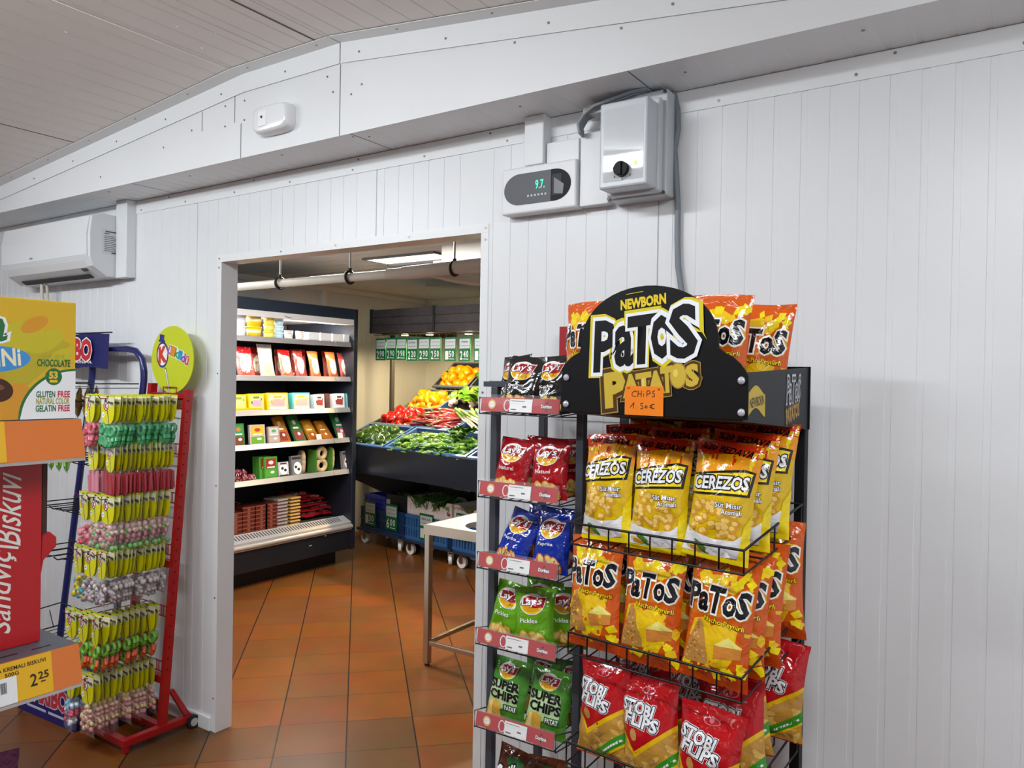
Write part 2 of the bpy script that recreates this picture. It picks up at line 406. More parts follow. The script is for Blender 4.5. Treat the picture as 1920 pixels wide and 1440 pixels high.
q = MB(); q.prism([(-.172, .076), (-.16, .04), (-.1, .004), (-.09, .01), (-.15, .05), (-.163, .078)], .02, L_-.05, axis='x'); q.obj('louvre', mat('#d2d2d2', .35), t, .002)
q = MB(); q.prism([(-.125, .012), (-.1, -.003), (-.098, .0), (-.122, .016)], .09, L_-.1, axis='x'); q.obj('air_slot', mat('#2b2b2d', .6), t)
q = MB(); q.prism([(-.157, .036), (-.143, .025), (-.14, .03), (-.153, .041)], L_-.115, L_-.07, axis='x'); q.obj('receiver_window', mat('#1c1d20', .2), t)
a = Art(); a.rect(-.045, .045, -.062, .062, 0)
a.line((-.03, .05), (.03, .05), .006, 1, 2); a.line((-.035, .04), (-.01, .04), .004, 1, 2)
for i in range(9): a.line((-.035, .028-.009*i), (-.035+.05+.018*((i*7) % 3)/3, .028-.009*i), .003, 1, 2)
a.rect(0, .03, -.056, -.049, 1, 2)
q = MB(); a.flat(q, (L_+.0002, -.07, .17), (0, 1, 0), (0, 0, 1)); q.obj('rating_label', [mat('#cfd2d4', .5), mat('#4a4d50', .5)], t, fix=False)
q = MB(); q.tube([(.24, -.09, .01), (.235, -.088, -.05), (.22, -.07, -.12)], .009, 8); q.tube([(.27, -.08, .01), (.26, -.07, -.06), (.225, -.045, -.13)], .007, 8); q.obj('drain_pipe', mat('#d8d2c4', .5), t)

tag(MB().box(-3.772, -3.677, -.05, 0, 2.062, 2.4395).obj('cable_duct', mat('#e2e4e6', .35), bevel=.003), 'white square cable duct beside the air conditioner', 'cable duct')
# alarm beacon on the beam
t = thing('alarm_beacon', 'white rounded alarm beacon on the white boxed beam', 'alarm', (-2.36, Y_FAS, 2.548))
rr = []
for k in range(36):
    th = 2*math.pi*k/36; c, s_ = math.cos(th), math.sin(th); rr.append((.098*abs(c)**.45*(1 if c > 0 else -1), .052*abs(s_)**.45*(1 if s_ > 0 else -1)))
def shell(mb, ring, levels, m=0):
    n = len(ring); vs = [(u*sx+ox, y, v*sz+oz) for (y, sx, sz, ox, oz) in levels for u, v in ring]; fs = []
    for i in range(len(levels)-1):
        for k in range(n): fs.append((i*n+k, i*n+(k+1) % n, (i+1)*n+(k+1) % n, (i+1)*n+k))
    fs.append(tuple((len(levels)-1)*n+k for k in range(n))); mb.add(vs, fs, m, True)
q = MB(); shell(q, rr, [(0, 1, 1, 0, 0), (-.03, 1, 1, 0, 0), (-.045, .93, .88, 0, 0), (-.048, .85, .75, 0, 0)]); q.obj('housing', mat('#e8eaec', .2, 0, .4), t)
q = MB(); q.box(-.056, -.01, -.0505, -.047, -.028, .03); q.obj('lens_plate', mat('#f2f3f4', .25), t, .002)
q = MB(); q.cyl((-.034, -.053, .006), (-.034, -.0505, .006), .005, 12); q.obj('indicator', mat('#3a3c3e', .3), t)
# thermostat controller
t = thing('thermostat_controller', 'white temperature controller with green digits over the doorway corner', 'controller', (-1.455, 0, 2.131))
q = MB(); q.box(0, .278, -.052, 0, 0, .15); q.obj('housing', mat('#e2e3e5', .35), t, .006)
pill = []
for k in range(33):
    th = math.pi*(.5+k/32); pill.append((.07+.06*math.cos(th), .077+.05*math.sin(th)))
for k in range(17):
    th = -math.pi/2+math.pi*k/16; pill.append((.2+.06*math.cos(th), .077+.05*math.sin(th)))
q = MB(); a = Art(); a.poly([p for p in pill if p[0] <= .0701]+[(.186, .027), (.186, .127)], 0); a.flat(q, (0, -.052, 0), (1, 0, 0), (0, 0, 1), 1, .001); q.obj('display_glass', mat('#55575c', .4, spec=.3), t, fix=False)
q = MB(); a = Art(); a.poly([(.187, .027)]+[p for p in pill if p[0] > .1999]+[(.187, .127)], 0); a.rect(.192, .226, .045, .11, 1, 2); a.poly([(.2, .05), (.232, .045), (.236, .075), (.2, .1)], 2, 3); a.flat(q, (0, -.052, 0), (1, 0, 0), (0, 0, 1), 1, .001)
q.obj('dial_recess', [mat('#0c0d0e', .5, spec=.2), mat('#2a2b30', .5, spec=.3), mat('#6a6a70', .4)], t, fix=False)
q = MB(); a = Art(); a.text('9.7.', .148, .086, .034, .027, 0, 2, .012); a.flat(q, (0, -.0535, 0), (1, 0, 0), (0, 0, 1)); q.obj('digits', mat('#2fe0b0', .4, emis=1.4), t, fix=False)
q = MB(); a = Art()
for i in range(6): a.rect(.1+.013*i, .107+.013*i, .05, .056, 0)
a.flat(q, (0, -.0535, 0), (1, 0, 0), (0, 0, 1)); q.obj('button', mat('#c4c6ca', .4), t, fix=False)
tag(MB().box(-1.372, -1.3, -.05, 0, 2.282, 2.4395).obj('cable_duct', mat('#e4e6e8', .35), bevel=.003), 'white cable duct rising from the temperature controller to the beam', 'cable duct')
tag(MB().box(-1.297, -1.18, -.034, 0, 2.225, 2.348).obj('cable_duct', mat('#e4e6e8', .35), bevel=.002), 'short white cable duct lying between controller and switch box', 'cable duct')
q = MB(); q.box(-1.172, -1.075, -.038, 0, 2.133, 2.356); tag(q.obj('cable_duct', mat('#e4e6e8', .35), bevel=.002), 'white upright cable duct against the left side of the grey switch box', 'cable duct')
# switch box
t = thing('switch_box', 'grey electrical switch box with a black rotary knob on the wall', 'switch box', (-1.06, 0, 2.13))
q = MB(); q.box(0, .185, -.07, 0, .0, .3); q.obj('base', mat('#c3c8cc', .35), t, .004)
q = MB(); q.box(.02, .168, -.165, -.071, .012, .255); q.box(.012, .176, -.1, -.072, .004, .27); q.obj('cover', mat('#c3c8cd', .3), t, .006)
q = MB(); a = Art(); a.rect(.034, .156, .03, .235, 0); a.flat(q, (0, -.1653, 0), (1, 0, 0), (0, 0, 1)); q.obj('front_plate', mat('#cdd2d6', .03, spec=.7), t, fix=False)
k = MB(); k.cyl((.094, -.182, .06), (.094, -.166, .06), .021, 24); k.box(.089, .099, -.187, -.181, .042, .078); k.obj('knob', mat('#0b0b0d', .5, spec=.2), t, .001)
q = MB(); q.box(.13, .138, -.167, -.165, .068, .08); q.obj('indicator_lamp', mat('#8fe02a', .3, emis=1.2), t)
q = MB(); a = Art()
for x, z in ((.094, .033), (.07, .042), (.118, .042), (.066, .066)): a.rect(x-.002, x+.002, z-.003, z+.003, 0)
a.flat(q, (0, -.166, 0), (1, 0, 0), (0, 0, 1)); q.obj('marking', mat('#6a6e72', .5), t, fix=False)
for x, z in ((.006, .006), (.178, .006), (.178, .292)): MB().cyl((x, -.076, z), (x, -.07, z), .005, 10).obj('screw', mat('#50545a', .4), t)
# cables on the tray above the switch box
q = MB()
for i in range(5):
    d = -.03-.012*i
    q.tube([(-1.165+.003*i, d, 2.345), (-1.172+.003*i, d, 2.375), (-1.155+.004*i, d, 2.4), (-1.1, d-.01, 2.412+.001*i), (-.98, d-.015, 2.424+.002*i), (-.93, d, 2.438)], .005, 8)
tag(q.obj('cable_bundle', mat('#8d939a', .45)), 'bundle of grey cables looping over the top of the switch box', 'cable')
q = MB(); q.box(-1.15, -.915, -.062, -.004, 2.402, 2.407); q.box(-1.15, -.915, -.066, -.062, 2.402, 2.424)
for i in range(5): q.box(-1.13+.05*i, -1.118+.05*i, -.066, -.004, 2.425, 2.43)
tag(q.obj('cable_tray', mat('#cfd2d4', .4)), 'small slotted white cable tray above the switch box', 'cable tray')
cp = [(-.883, 2.442), (-.869, 2.386), (-.866, 2.332), (-.876, 2.272), (-.869, 2.194), (-.863, 2.116), (-.862, 2.008), (-.858, 1.93), (-.846, 1.856), (-.838, 1.8), (-.835, 1.7), (-.84, 1.4), (-.84, .5)]
q = MB(); q.tube([(x, -.011, z) for x, z in cp], .0085, 10); tag(q.obj('power_cable', mat('#7c848c', .45)), 'loose grey power cable hanging down the wall behind the black chip rack', 'cable')
# ================================================================ crisp bags
BLK = '#16151a'
def bag_mesh(name, W, H, T, art, mats, seed, flop=.03, slump=.0, nu=14, nv=20):
    """a sealed pillow bag; the print is laid on its bulging front"""
    rd = random.Random(seed); ph = [rd.uniform(0, 6.28) for _ in range(6)]; fl = [rd.uniform(-1, 1)*flop for _ in range(4)]
    HU = H/W
    def pt(u, h, sgn):
        hh = min(1, max(0, (h-.045)/.91)); pr = max(0., math.sin(math.pi*hh))**.55*(1.18-.4*h); e = max(0., 1-abs(2*u)**2.8)**.55
        d = min(hh, 1-hh); wr = math.exp(-d*7)*(d > 0)
        y = sgn*T/2*pr*e
        y += sgn*e*W*(.022*wr*math.sin(u*31+ph[0]+2.5*math.sin(h*9+ph[1]))*min(1, d*14) + .028*noise.noise((u*3.2+seed, h*5.1*sgn, seed*1.7))*min(1, d*6) - .09*(abs(noise.noise((u*2.6+h*1.5+seed*.7, h*3.4-u*1.8, seed*2.3)))-.12)*min(1, d*8))
        side = max(0, abs(2*u)-.55)/.45
        y += sgn*e*side*W*.012*math.sin(h*40+ph[2])*min(1, d*8)
        x = u*W*(1-.105*min(1, pr))
        c = (2*u)**2
        y += W*c*(h**7*(fl[0] if u < 0 else fl[1])+(1-h)**7*(fl[2] if u < 0 else fl[3]))
        y += slump*W*(h-.4)**2*(1 if h > .4 else 0)
        z = h*H-.03*W*c*math.exp(-(1-h)*14)*fl[1]/max(flop, 1e-6)
        return (x, y, z)
    F = [[pt(i/nu-.5, j/nv, -1) for i in range(nu+1)] for j in range(nv+1)]
    mb = MB()
    for G, rev in ((F, 0), ([[pt(i/nu-.5, j/nv, 1) for i in range(nu+1)] for j in range(nv+1)], 1)):
        vs = [p for r_ in G for p in r_]; fs = []
        for j in range(nv):
            for i in range(nu):
                a = j*(nu+1)+i; q = (a, a+1, a+nu+2, a+nu+1); fs.append(q[::-1] if rev else q)
        mb.add(vs, fs, 0 if not rev else 1, True)
    nrm = {}
    def fn(u, v, l):
        x = min(nu-1e-6, max(0, (u+.5)*nu)); y = min(nv-1e-6, max(0, v/HU*nv)); i, j = int(x), int(y); a, b = x-i, y-j
        p00, p10, p01, p11 = (Vector(F[j][i]), Vector(F[j][i+1]), Vector(F[j+1][i]), Vector(F[j+1][i+1]))
        p = (p00*(1-a)+p10*a)*(1-b)+(p01*(1-a)+p11*a)*b
        k = (i, j)
        if k not in nrm:
            n = (p10-p00+p11-p01).cross(p01-p00+p11-p10); nrm[k] = n.normalized() if n.length > 1e-12 else Vector((0, -1, 0))
        return p+nrm[k]*(.0004+.00035*l)
    art.emit(mb, fn, [i/nu-.5 for i in range(nu+1)], [HU*j/nv for j in range(nv+1)], (-.4999, .4999, .001, HU-.001))
    return mb.mesh(name, mats, fix=False)

def art_nacho(seed):
    rd = random.Random(seed); a = Art()
    a.poly([(-.5, 0), (.5, 0), (.5, .3), (.1, .22), (-.5, .32)], 3, 0)
    a.poly([(-.12, .28), (.2, .24), (.3, .4), (.2, .6), (.34, .8), (.1, .88), (-.05, .8), (-.14, .9), (-.34, .84), (-.4, .6), (-.2, .5)], 4, 0); a.poly([(-.3, 1.3), (.2, 1.26), (.3, 1.36), (.05, 1.5), (-.15, 1.46), (-.26, 1.54), (-.36, 1.44)], 4, 0); a.poly([(-.45, .9), (.45, .96), (.45, 1.08), (-.45, 1.04)], 14, 0)
    for k in range(40):
        x, y = rd.uniform(-.46, .48), rd.choice([rd.uniform(.12, .8), rd.uniform(1.25, 1.58), rd.uniform(.14, .4)])
        s = rd.uniform(.025, .1); r = rd.uniform(0, 6.28)
        a.poly([(x+s*math.cos(r+t)*rd.uniform(.7, 1.2), y+s*math.sin(r+t)*rd.uniform(.7, 1.2)) for t in (0, 1.4, 2.9, 4.4)], 5 if k % 3 else 4, 1)
    a.poly([(-.47, .3), (-.43, .24), (-.08, .26), (-.06, .32), (-.2, .78), (-.24, .86), (-.29, .84)], 6, 2)
    for k in range(26):
        t = rd.random(); x = -.27+(rd.random()-.5)*.34*(1-t); a.ell(x, .3+.5*t, .018, .014, 7 if k % 2 else 8, 3, 6)
    a.poly([(.02, .56), (.22, .7), (.42, .6), (.42, .58)], 9, 2); a.poly([(.02, .56), (.42, .58), (.41, .44), (.03, .38)], 10, 2)
    a.text('PaToS', -.01, 1.15, .88, .33, 2, 6, .036, R(0), .04, (11, .05), (12, .07))
    a.text('Nacho Peynirli', .12, .86, .6, .085, 5, 6, .015, R(-4), 0, (13, .05))
    return a
M_NACHO = [film('#d65a12'), film('#c94d10'), ink('#131216'), film('#b8400e'), ink('#eec21a'), ink('#f6de14'), ink('#c08a44'), ink('#a8682c'), ink('#dcae6c'), ink('#efe27a'), ink('#d98d3c'), ink('#f2f2f0'), ink('#e0a018'), ink('#5a2408'), ink('#d8741a')]

def art_puff(seed):
    rd = random.Random(seed); a = Art()
    a.rect(-.5, .5, 1.5, 1.8, 3, 0); a.poly([(-.5, 1.05), (.5, 1.2), (.5, 1.5), (.1, 1.56), (-.2, 1.52), (-.5, 1.42)], 4, 1)
    for k in range(14):
        x = rd.uniform(-.4, .4); y = rd.uniform(1.22, 1.46); a.rect(x, x+.03, y, y+rd.uniform(.05, .12), 5 if k % 3 else 3, 2)
    a.text('%20 BEDAVA', -.02, 1.6, .8, .1, 2, 3, .02, R(-4), .25)
    a.poly([(-.5, .9), (.44, .98), (.46, 1.34), (.3, 1.36), (.26, 1.31), (-.5, 1.2)], 2, 3); a.poly([(-.5, .93), (.41, 1.01), (.43, 1.31), (.3, 1.32), (.25, 1.28), (-.5, 1.17)], 5, 4)
    a.text('CEREZOS', -.02, 1.12, .84, .18, 11, 7, .03, R(6), .12, (2, .075))
    for k in range(46):
        y = rd.uniform(.36, .82); w = .42-.25*max(0, y-.55); x = rd.uniform(-w, w*.75); s = rd.uniform(.055, .074)
        a.ell(x, y, s, s*.92, 6, 2, 10); a.ell(x-.012, y+.014, s*.62, s*.5, 7, 3, 8)
    a.text('Süt Mısır', .16, .82, .4, .075, 11, 6, .02, R(3), 0, (13, .06)); a.text('Aromalı', .22, .73, .3, .07, 11, 6, .02, R(3), 0, (13, .06))
    a.poly([(-.5, .44), (-.3, .36), (0, .31), (.3, .34), (.42, .44), (.38, .1), (.1, .07), (-.5, .08)], 11, 4)
    a.ell(-.2, .17, .15, .05, 8, 5, 14, R(-35)); a.ell(-.32, .14, .12, .045, 7, 5, 14, R(-15)); a.ell(-.28, .13, .1, .03, 6, 6, 12, R(-15))
    a.poly([(.3, 0), (.5, 0), (.5, .75), (.42, .55), (.38, .2)], 5, 5); a.rect(-.5, .5, 0, .07, 5, 5)
    return a
M_PUFF = [film('#ddb60c'), film('#d8d8dc'), ink('#141316'), film('#cf3012'), ink('#e8960e'), ink('#f2d616'), ink('#d49a30'), ink('#efca6e'), ink('#4b8a2a'), ink('#efe27a'), ink('#d98d3c'), ink('#ececf0'), ink('#e0a018'), ink('#4a3a08')]

def art_flips(seed):
    rd = random.Random(seed); a = Art()
    a.poly([(-.5, .8), (-.22, .42), (.5, .86), (.5, .02), (-.5, .02)], 5, 0); a.poly([(-.5, .72), (-.21, .34), (.5, .79), (.5, .02), (-.5, .02)], 6, 1)
    for k in range(46):
        x, y = rd.uniform(-.48, .48), rd.uniform(.06, .66)
        if y < .36+.55*max(0, x+.22)-.04 or (x < -.22 and y < .34-1.3*(x+.22)-.04): a.ell(x, y, .075, .034, 7 if k % 3 else 8, 2, 10, rd.uniform(0, 3))
    a.poly([(-.1, .1), (-.02, .02), (.5, .34), (.5, .5)], 9, 4); a.poly([(-.02, .02), (.02, -.0), (.5, .3), (.5, .34)], 5, 4)
    a.line((.1, .15), (.46, .385), .03, 11, 5)
    for k in range(7): a.line((.13+.05*k, .14+.033*k), (.115+.05*k, .2+.033*k), .014, 9, 6)
    a.text('STOBI', -.14, 1.05, .56, .17, 11, 5, .035, R(-9), .1, (2, .05), (10, .085)); a.text('FLIPS', -.08, .86, .6, .17, 11, 5, .035, R(-9), .1, (2, .05), (10, .085))
    a.ell(.02, 1.3, .13, .055, 12, 2); a.ell(.02, 1.3, .11, .042, 0, 3); a.ell(.02, 1.32, .03, .05, 12, 4)
    a.ell(-.22, .66, .06, .09, 8, 3, 12, .4)
    return a
M_FLIPS = [film('#b80f18'), film('#a00d16'), ink('#20202c'), film('#8c0a12'), ink('#e8960e'), ink('#e6b90e'), ink('#c08f3a'), ink('#dcb35a'), ink('#b98a48'), ink('#2f9422'), ink('#ececf0'), ink('#f2f2f4'), ink('#d8707a'), ink('#4a3a08')]

def art_crisps(flavour, two='', chipc=6, seed=1, dark=False):
    rd = random.Random(seed); a = Art()
    def logo(cx, cy, k):
        a.ell(cx, cy, .37*k, .27*k, 11, 2, 28); a.ell(cx, cy-.01*k, .34*k, .24*k, 5, 3, 28); a.ell(cx-.02*k, cy-.1*k, .25*k, .1*k, 4, 4, 20)
        P = [(-.36, -.05), (-.25, .15), (-.05, .2), (.2, .16), (.4, .17), (.35, -.06), (.1, -.09), (-.15, -.02)]
        a.poly([(cx+x*k*1.05, cy+y*k*1.12+.01*k) for x, y in P], 11, 5); a.poly([(cx+x*k, cy+y*k) for x, y in P], 12, 6)
        a.text("Lay's", cx, cy+.045*k, .58*k, .23*k, 11, 8, .02, R(5), .2, (13, .035))
    if two:
        a.poly([(-.5, .3), (.36, .3), (.3, .86), (-.5, .86)], 3, 0); logo(-.06, 1.07, .62)
        a.text('SUPER', -.06, .78, .76, .17, 2, 4, .045); a.text('CHIPS', -.03, .57, .74, .17, 2, 4, .045)
        a.poly([(-.46, .08), (-.06, .06), (-.08, .4), (-.2, .45), (-.4, .42)], 6, 3); a.poly([(-.42, .1), (-.3, .09), (-.3, .42), (-.38, .41)], 7, 4)
        a.rect(.0, .36, .28, .42, 8, 4); a.text('PATAT', .18, .35, .3, .09, 11, 6, .03)
        a.rect(.1, .26, .06, .2, 9, 4)
    else:
        logo(-.04, .96, .86)
        if flavour: a.text(flavour, -.1, .6, .44, .09, 11, 4, .01, R(2))
        for k in range(9):
            x = -.34+.075*k; s = rd.uniform(.1, .15); y = .2+rd.uniform(-.06, .1); r = rd.uniform(0, 3)
            a.ell(x, y, s, s*.72, chipc, 2+k % 3, 14, r); a.ell(x+.01, y+.01, s*.72, s*.46, 7, 3+k % 3, 12, r)
        a.ell(-.38, .1, .08, .05, 9, 6, 10); a.ell(-.1, .06, .12, .05, 12 if chipc == 10 else chipc, 6, 10)
    return a
def crisp_mats(base, panel='#b8d49c', tag_='#e4e8e2'):
    return [film(base), mat('#b9bbc0', .3, .7), ink('#131414'), ink(panel), ink('#e0a21a'), ink('#f2c61e'), ink('#d6a83e'), ink('#ecd083'), ink('#2c6a34'), ink('#3f8c2c'), ink('#c0662e'), ink('#f4f2f2'), ink('#a3121c'), ink('#5a0a10')]

def bagset(name, W, H, T, fart, mats, n=2, **k):
    return [bag_mesh('%s_mesh' % name, W, H, T, fart(i+3), mats, 11*i+hash_(name), **k) for i in range(n)]
def hash_(s): return sum((i+1)*ord(c) for i, c in enumerate(s)) % 97
B_NACHO = bagset('nacho', .164, .278, .066, art_nacho, M_NACHO, 3)
B_PUFF = bagset('puff', .155, .266, .068, art_puff, M_PUFF, 3)
B_FLIPS = bagset('flips', .158, .236, .062, art_flips, M_FLIPS, 3)
LW, LH, LT = .122, .162, .045
B_RED = bagset('natural', LW, LH, LT, lambda s: art_crisps('Naturel', seed=s), crisp_mats('#a30e1a'))
B_BLUE = bagset('paprika', LW, LH, LT, lambda s: art_crisps('Paprika', chipc=10, seed=s), crisp_mats('#0d2f9a'))
B_GREEN = bagset('pickles', LW, LH, LT, lambda s: art_crisps('Pickles', seed=s), crisp_mats('#62a012'))
B_BLACK = bagset('ketchup', LW, LH, LT, lambda s: art_crisps('Ketchup', seed=s), crisp_mats('#1a1818'))
B_SUPER = bagset('ridged', LW*1.08, LH*1.08, LT, lambda s: art_crisps('', '2', seed=s), crisp_mats('#47882a'))
def art_grill(s):
    a = Art(); a.ell(.05, 1.02, .24, .14, 8, 1); a.text('Grills', -.1, .72, .72, .42, 11, 4, .02, R(18), .15, (2, .06))
    for k in range(7): a.ell(-.35+.11*k, .22, .12, .09, 6, 2, 12, k)
    return a
B_GRILL = bagset('grill', LW, LH, LT, art_grill, crisp_mats('#5a2a10'))

def put_bag(ms, k, fr, s, d, z, lean, turn, roll, name, label, cat='crisp bag', group=None):
    o = inst(name, ms[k % len(ms)], label, cat, fr.at(s, d, z), (R(-lean), R(roll), fr.rz+R(turn)), group)
    return o

# ---------------------------------------------------------------- the black promotional rack
PR = Frame(-.95, -.45, 6)
RACKM = mat('#0f1013', .5, spec=.3)
t = thing('chip_rack', 'black wire chip rack with arched header board against the white wall', 'display rack', PR.at(0, 0), (0, 0, PR.rz))
PW = .445
for x in (-.008, PW-.017): MB().box(x, x+.025, .345, .37, 0, 1.64).obj('post', RACKM, t, .002)
q = MB(); q.box(-.008, PW+.008, .345, .37, 0, .03)
for x in (-.008, PW-.017): q.box(x, x+.025, 0, .345, 0, .03)
q.obj('foot_frame', RACKM, t)
q = MB()
for z in (.3, .9): q.box(.017, PW-.017, .35, .362, z, z+.025)
q.obj('rear_crossbar', RACKM, t)
WR = .0026
def basket(z):
    q = MB(); zt, zb, zr, zrb = z, z-.052, z+.06, z-.052+.05
    q.tube([(-.004, .345, zr), (-.004, 0, zt), (PW+.004, 0, zt), (PW+.004, .345, zr)], WR+.0006, 6)
    q.tube([(-.004, .345, zrb), (-.004, 0, zb), (PW+.004, 0, zb), (PW+.004, .345, zrb)], WR, 6)
    q.tube([(-.004, .34, zr), (PW+.004, .34, zr)], WR, 6)
    for i in range(9):
        x = -.004+(PW+.008)*i/8
        q.tube([(x, 0, zt), (x, 0, zb), (x, .34, zrb), (x, .34, zr)], WR-.0004, 5)
    for d in (.11, .22): q.tube([(-.004, d, zb+.05*d/.345), (PW+.004, d, zb+.05*d/.345)], WR, 5)
    for x in (-.004, PW+.004): q.tube([(x, .17, zt+.03), (x, .17, zb+.025)], WR-.0004, 5)
    return q.obj('wire_basket', mat('#141518', .4), t)
ZB = [1.242, .969, .693, .42]
for z in ZB: basket(z)
# header box: arched front board, trapezoid sides, tray bottom
arch = [(.002, 1.521), (.002, 1.615), (.008, 1.632), (.019, 1.645), (.035, 1.657), (.052, 1.664)]
for k in range(0, 25):
    th = math.pi*(1-k/24); x, z = .232+.176*math.cos(th), 1.672+.141*math.sin(th)**.85 if math.sin(th) > 0 else 1.672
    arch.append((x, z))
arch += [(.422, 1.661), (.44, 1.652), (.456, 1.638), (.467, 1.624), (.474, 1.612), (.474, 1.522)]
BOARD = mat('#08080b', .5, spec=.25)
q = MB(); q.prism([(x, z) for x, z in arch], -.054, -.05)
hb = q.obj('header_board', BOARD, t)
a = Art()
a.text('NEWBORN', .2245, 1.777, .115, .021, 0, 3, .05, R(5), .05)
a.line((.18, 1.796), (.225, 1.8005), .0012, 3, 2); a.line((.225, 1.754), (.268, 1.7595), .0012, 3, 2)
a.text('P', .125, 1.678, .05, .11, 2, 8, .035, R(2), .06, (1, .055), (3, .085, -.003, .001)); a.text('a', .178, 1.678, .044, .084, 2, 9, .03, R(3), .06, (1, .06), (3, .09, -.003, .001))
a.text('T', .224, 1.692, .066, .098, 2, 10, .045, R(5), .1, (1, .05), (3, .08, .0, .003)); a.text('o', .275, 1.697, .048, .084, 2, 11, .035, R(6), .06, (1, .065), (3, .095, .003, -.002))
a.text('S', .327, 1.708, .056, .108, 2, 12, .035, R(6), .06, (1, .06), (3, .095, .005, -.001))
for ch, x, z, w, h in (('P', .155, 1.578, .045, .07), ('A', .198, 1.588, .036, .045), ('T', .231, 1.592, .034, .044), ('A', .262, 1.596, .034, .045), ('T', .289, 1.603, .026, .05), ('S', .349, 1.613, .024, .042)):
    a.text(ch, x, z, w, h, 4, 7, .06, R(9), .08, (5, .09), (6, .12))
a.ell(.316, 1.612, .021, .029, 6, 7); a.ell(.316, 1.612, .018, .026, 4, 8); a.poly([(.302, 1.64), (.325, 1.643), (.33, 1.655), (.32, 1.648), (.306, 1.652)], 4, 8)
a.ell(.31, 1.617, .006, .009, 7, 9, 12)
PM = [mat('#e2c41c', .4), mat('#e9edf2', .4), mat('#0c0c10', .35), mat('#d8c61c', .4), mat('#c9ac3a', .4), mat('#4a3212', .4), mat('#a8853a', .4), mat('#e0c860', .4)]
q = MB(); a.flat(q, (0, -.0542, 0), (1, 0, 0), (0, 0, 1), 1, .00022); q.obj('lettering', PM, hb, fix=False)
for x, z in ((.0165, 1.604), (.0165, 1.54), (.46, 1.603), (.461, 1.537)):
    q = MB(); q.lathe([(.0075, 0), (.0085, .002), (.007, .0045), (.003, .006), (1e-6, .0062)], 14); q.obj('bolt', mat('#c9ccd4', .1, .2, .6, alpha=.85), hb, loc=(x, -.054, z), rot=(R(90), 0, 0))
q = MB(); q.hexa([(.458, -.05, 1.521), (.462, -.05, 1.521), (.462, .335, 1.489), (.458, .335, 1.489), (.458, -.05, 1.619), (.462, -.05, 1.619), (.462, .335, 1.638), (.458, .335, 1.638)])
sd = q.obj('side_panel', mat('#2c2e33', .5, spec=.3), t)
a = Art()
wave = [(.0, .0)]
pts = [(.026+.09*k/10, .03*math.sin(k/10*math.pi*1.6-.6)*.35) for k in range(11)]
a.poly([(x, 1.535+y) for x, y in pts]+[(x, 1.583+y) for x, y in reversed(pts)], 0, 1)
a.text('NEWBORN', .071, 1.559, .075, .02, 1, 2, .03, R(6), .05)
q = MB(); a.flat(q, (.4622, -.05, 0), (0, 1, 0), (0, 0, 1), 1, .0002); q.obj('emblem', [mat('#c9ab34', .45), mat('#26221a', .4)], sd, fix=False); a = Art()
a.text('PaToS', .285, 1.585, .085, .062, 2, 5, .0, R(2), .1, (3, .06), (4, .075)); a.text('PATATOS', .28, 1.53, .085, .03, 5, 5, .04, R(12), .1, (6, .1))
q = MB(); a.flat(q, (.4622, -.05, 0), (0, 1, 0), (0, 0, 1), 1, .0002); q.obj('lettering', [mat('#c9ab34', .45), mat('#26221a', .4), mat('#33363c', .4), mat('#c9ced6', .4), mat('#33363c', .4), mat('#b08c46', .45), mat('#5b4526', .45)], sd, fix=False)
q = MB(); q.hexa([(.014, -.05, 1.521), (.018, -.05, 1.521), (.018, .335, 1.489), (.014, .335, 1.489), (.014, -.05, 1.619), (.018, -.05, 1.619), (.018, .335, 1.638), (.014, .335, 1.638)]); q.obj('side_panel', mat('#2c2e33', .5, spec=.3), t)
q = MB(); q.hexa([(.014, .335, 1.487), (.466, .335, 1.487), (.466, .339, 1.487), (.014, .339, 1.487), (.014, .335, 1.64), (.466, .335, 1.64), (.466, .339, 1.64), (.014, .339, 1.64)]); q.obj('back_panel', BOARD, t)
q = MB(); q.hexa([(.014, -.05, 1.519), (.462, -.05, 1.519), (.462, .335, 1.487), (.014, .335, 1.487), (.014, -.05, 1.522), (.462, -.05, 1.522), (.462, .335, 1.49), (.014, .335, 1.49)]); q.obj('tray_bottom', mat('#2b2423', .5), t)
# the orange price note stuck on the board
t2 = thing('price_note', 'neon orange handwritten price note stuck on the arched black header board', 'note', PR.at(0, 0), (0, 0, PR.rz))
q = MB(); q.box(.183, .2815, -.0567, -.0562, 1.5215, 1.587); nt_ = q.obj('paper', mat('#f0800e', .5), t2)
a = Art(); wv = .0017
def stroke(P, w=wv):
    for p, q_ in zip(P, P[1:]): a.line(p, q_, w, 0, 1)
x0, z0 = .183, 1.5215
for ch in [[(.008, .06), (.007, .056)], [(.011, .06), (.01, .056)], [(.082, .058), (.084, .054)], [(.085, .058), (.087, .054)],
           [(.031, .05), (.025, .052), (.019, .048), (.018, .042), (.022, .04), (.029, .041)], [(.034, .053), (.033, .039)], [(.042, .053), (.041, .039)], [(.033, .046), (.042, .046)],
           [(.047, .047), (.047, .04)], [(.047, .051), (.0475, .052)], [(.055, .04), (.056, .053), (.062, .053), (.064, .048), (.056, .045)], [(.075, .053), (.07, .052), (.07, .048), (.0745, .046), (.074, .041), (.068, .04)],
           [(.014, .016), (.024, .027), (.022, .014)], [(.029, .015), (.03, .0155)], [(.047, .026), (.041, .026), (.041, .021), (.046, .02), (.046, .015), (.04, .014)], [(.051, .017), (.053, .021), (.057, .02), (.056, .016), (.051, .017)],
           [(.075, .025), (.068, .024), (.065, .02), (.068, .015), (.075, .016)], [(.062, .021), (.07, .0215)], [(.062, .018), (.07, .0185)]]:
    stroke([(x0+x*1.03, z0+y*1.05) for x, y in ch])
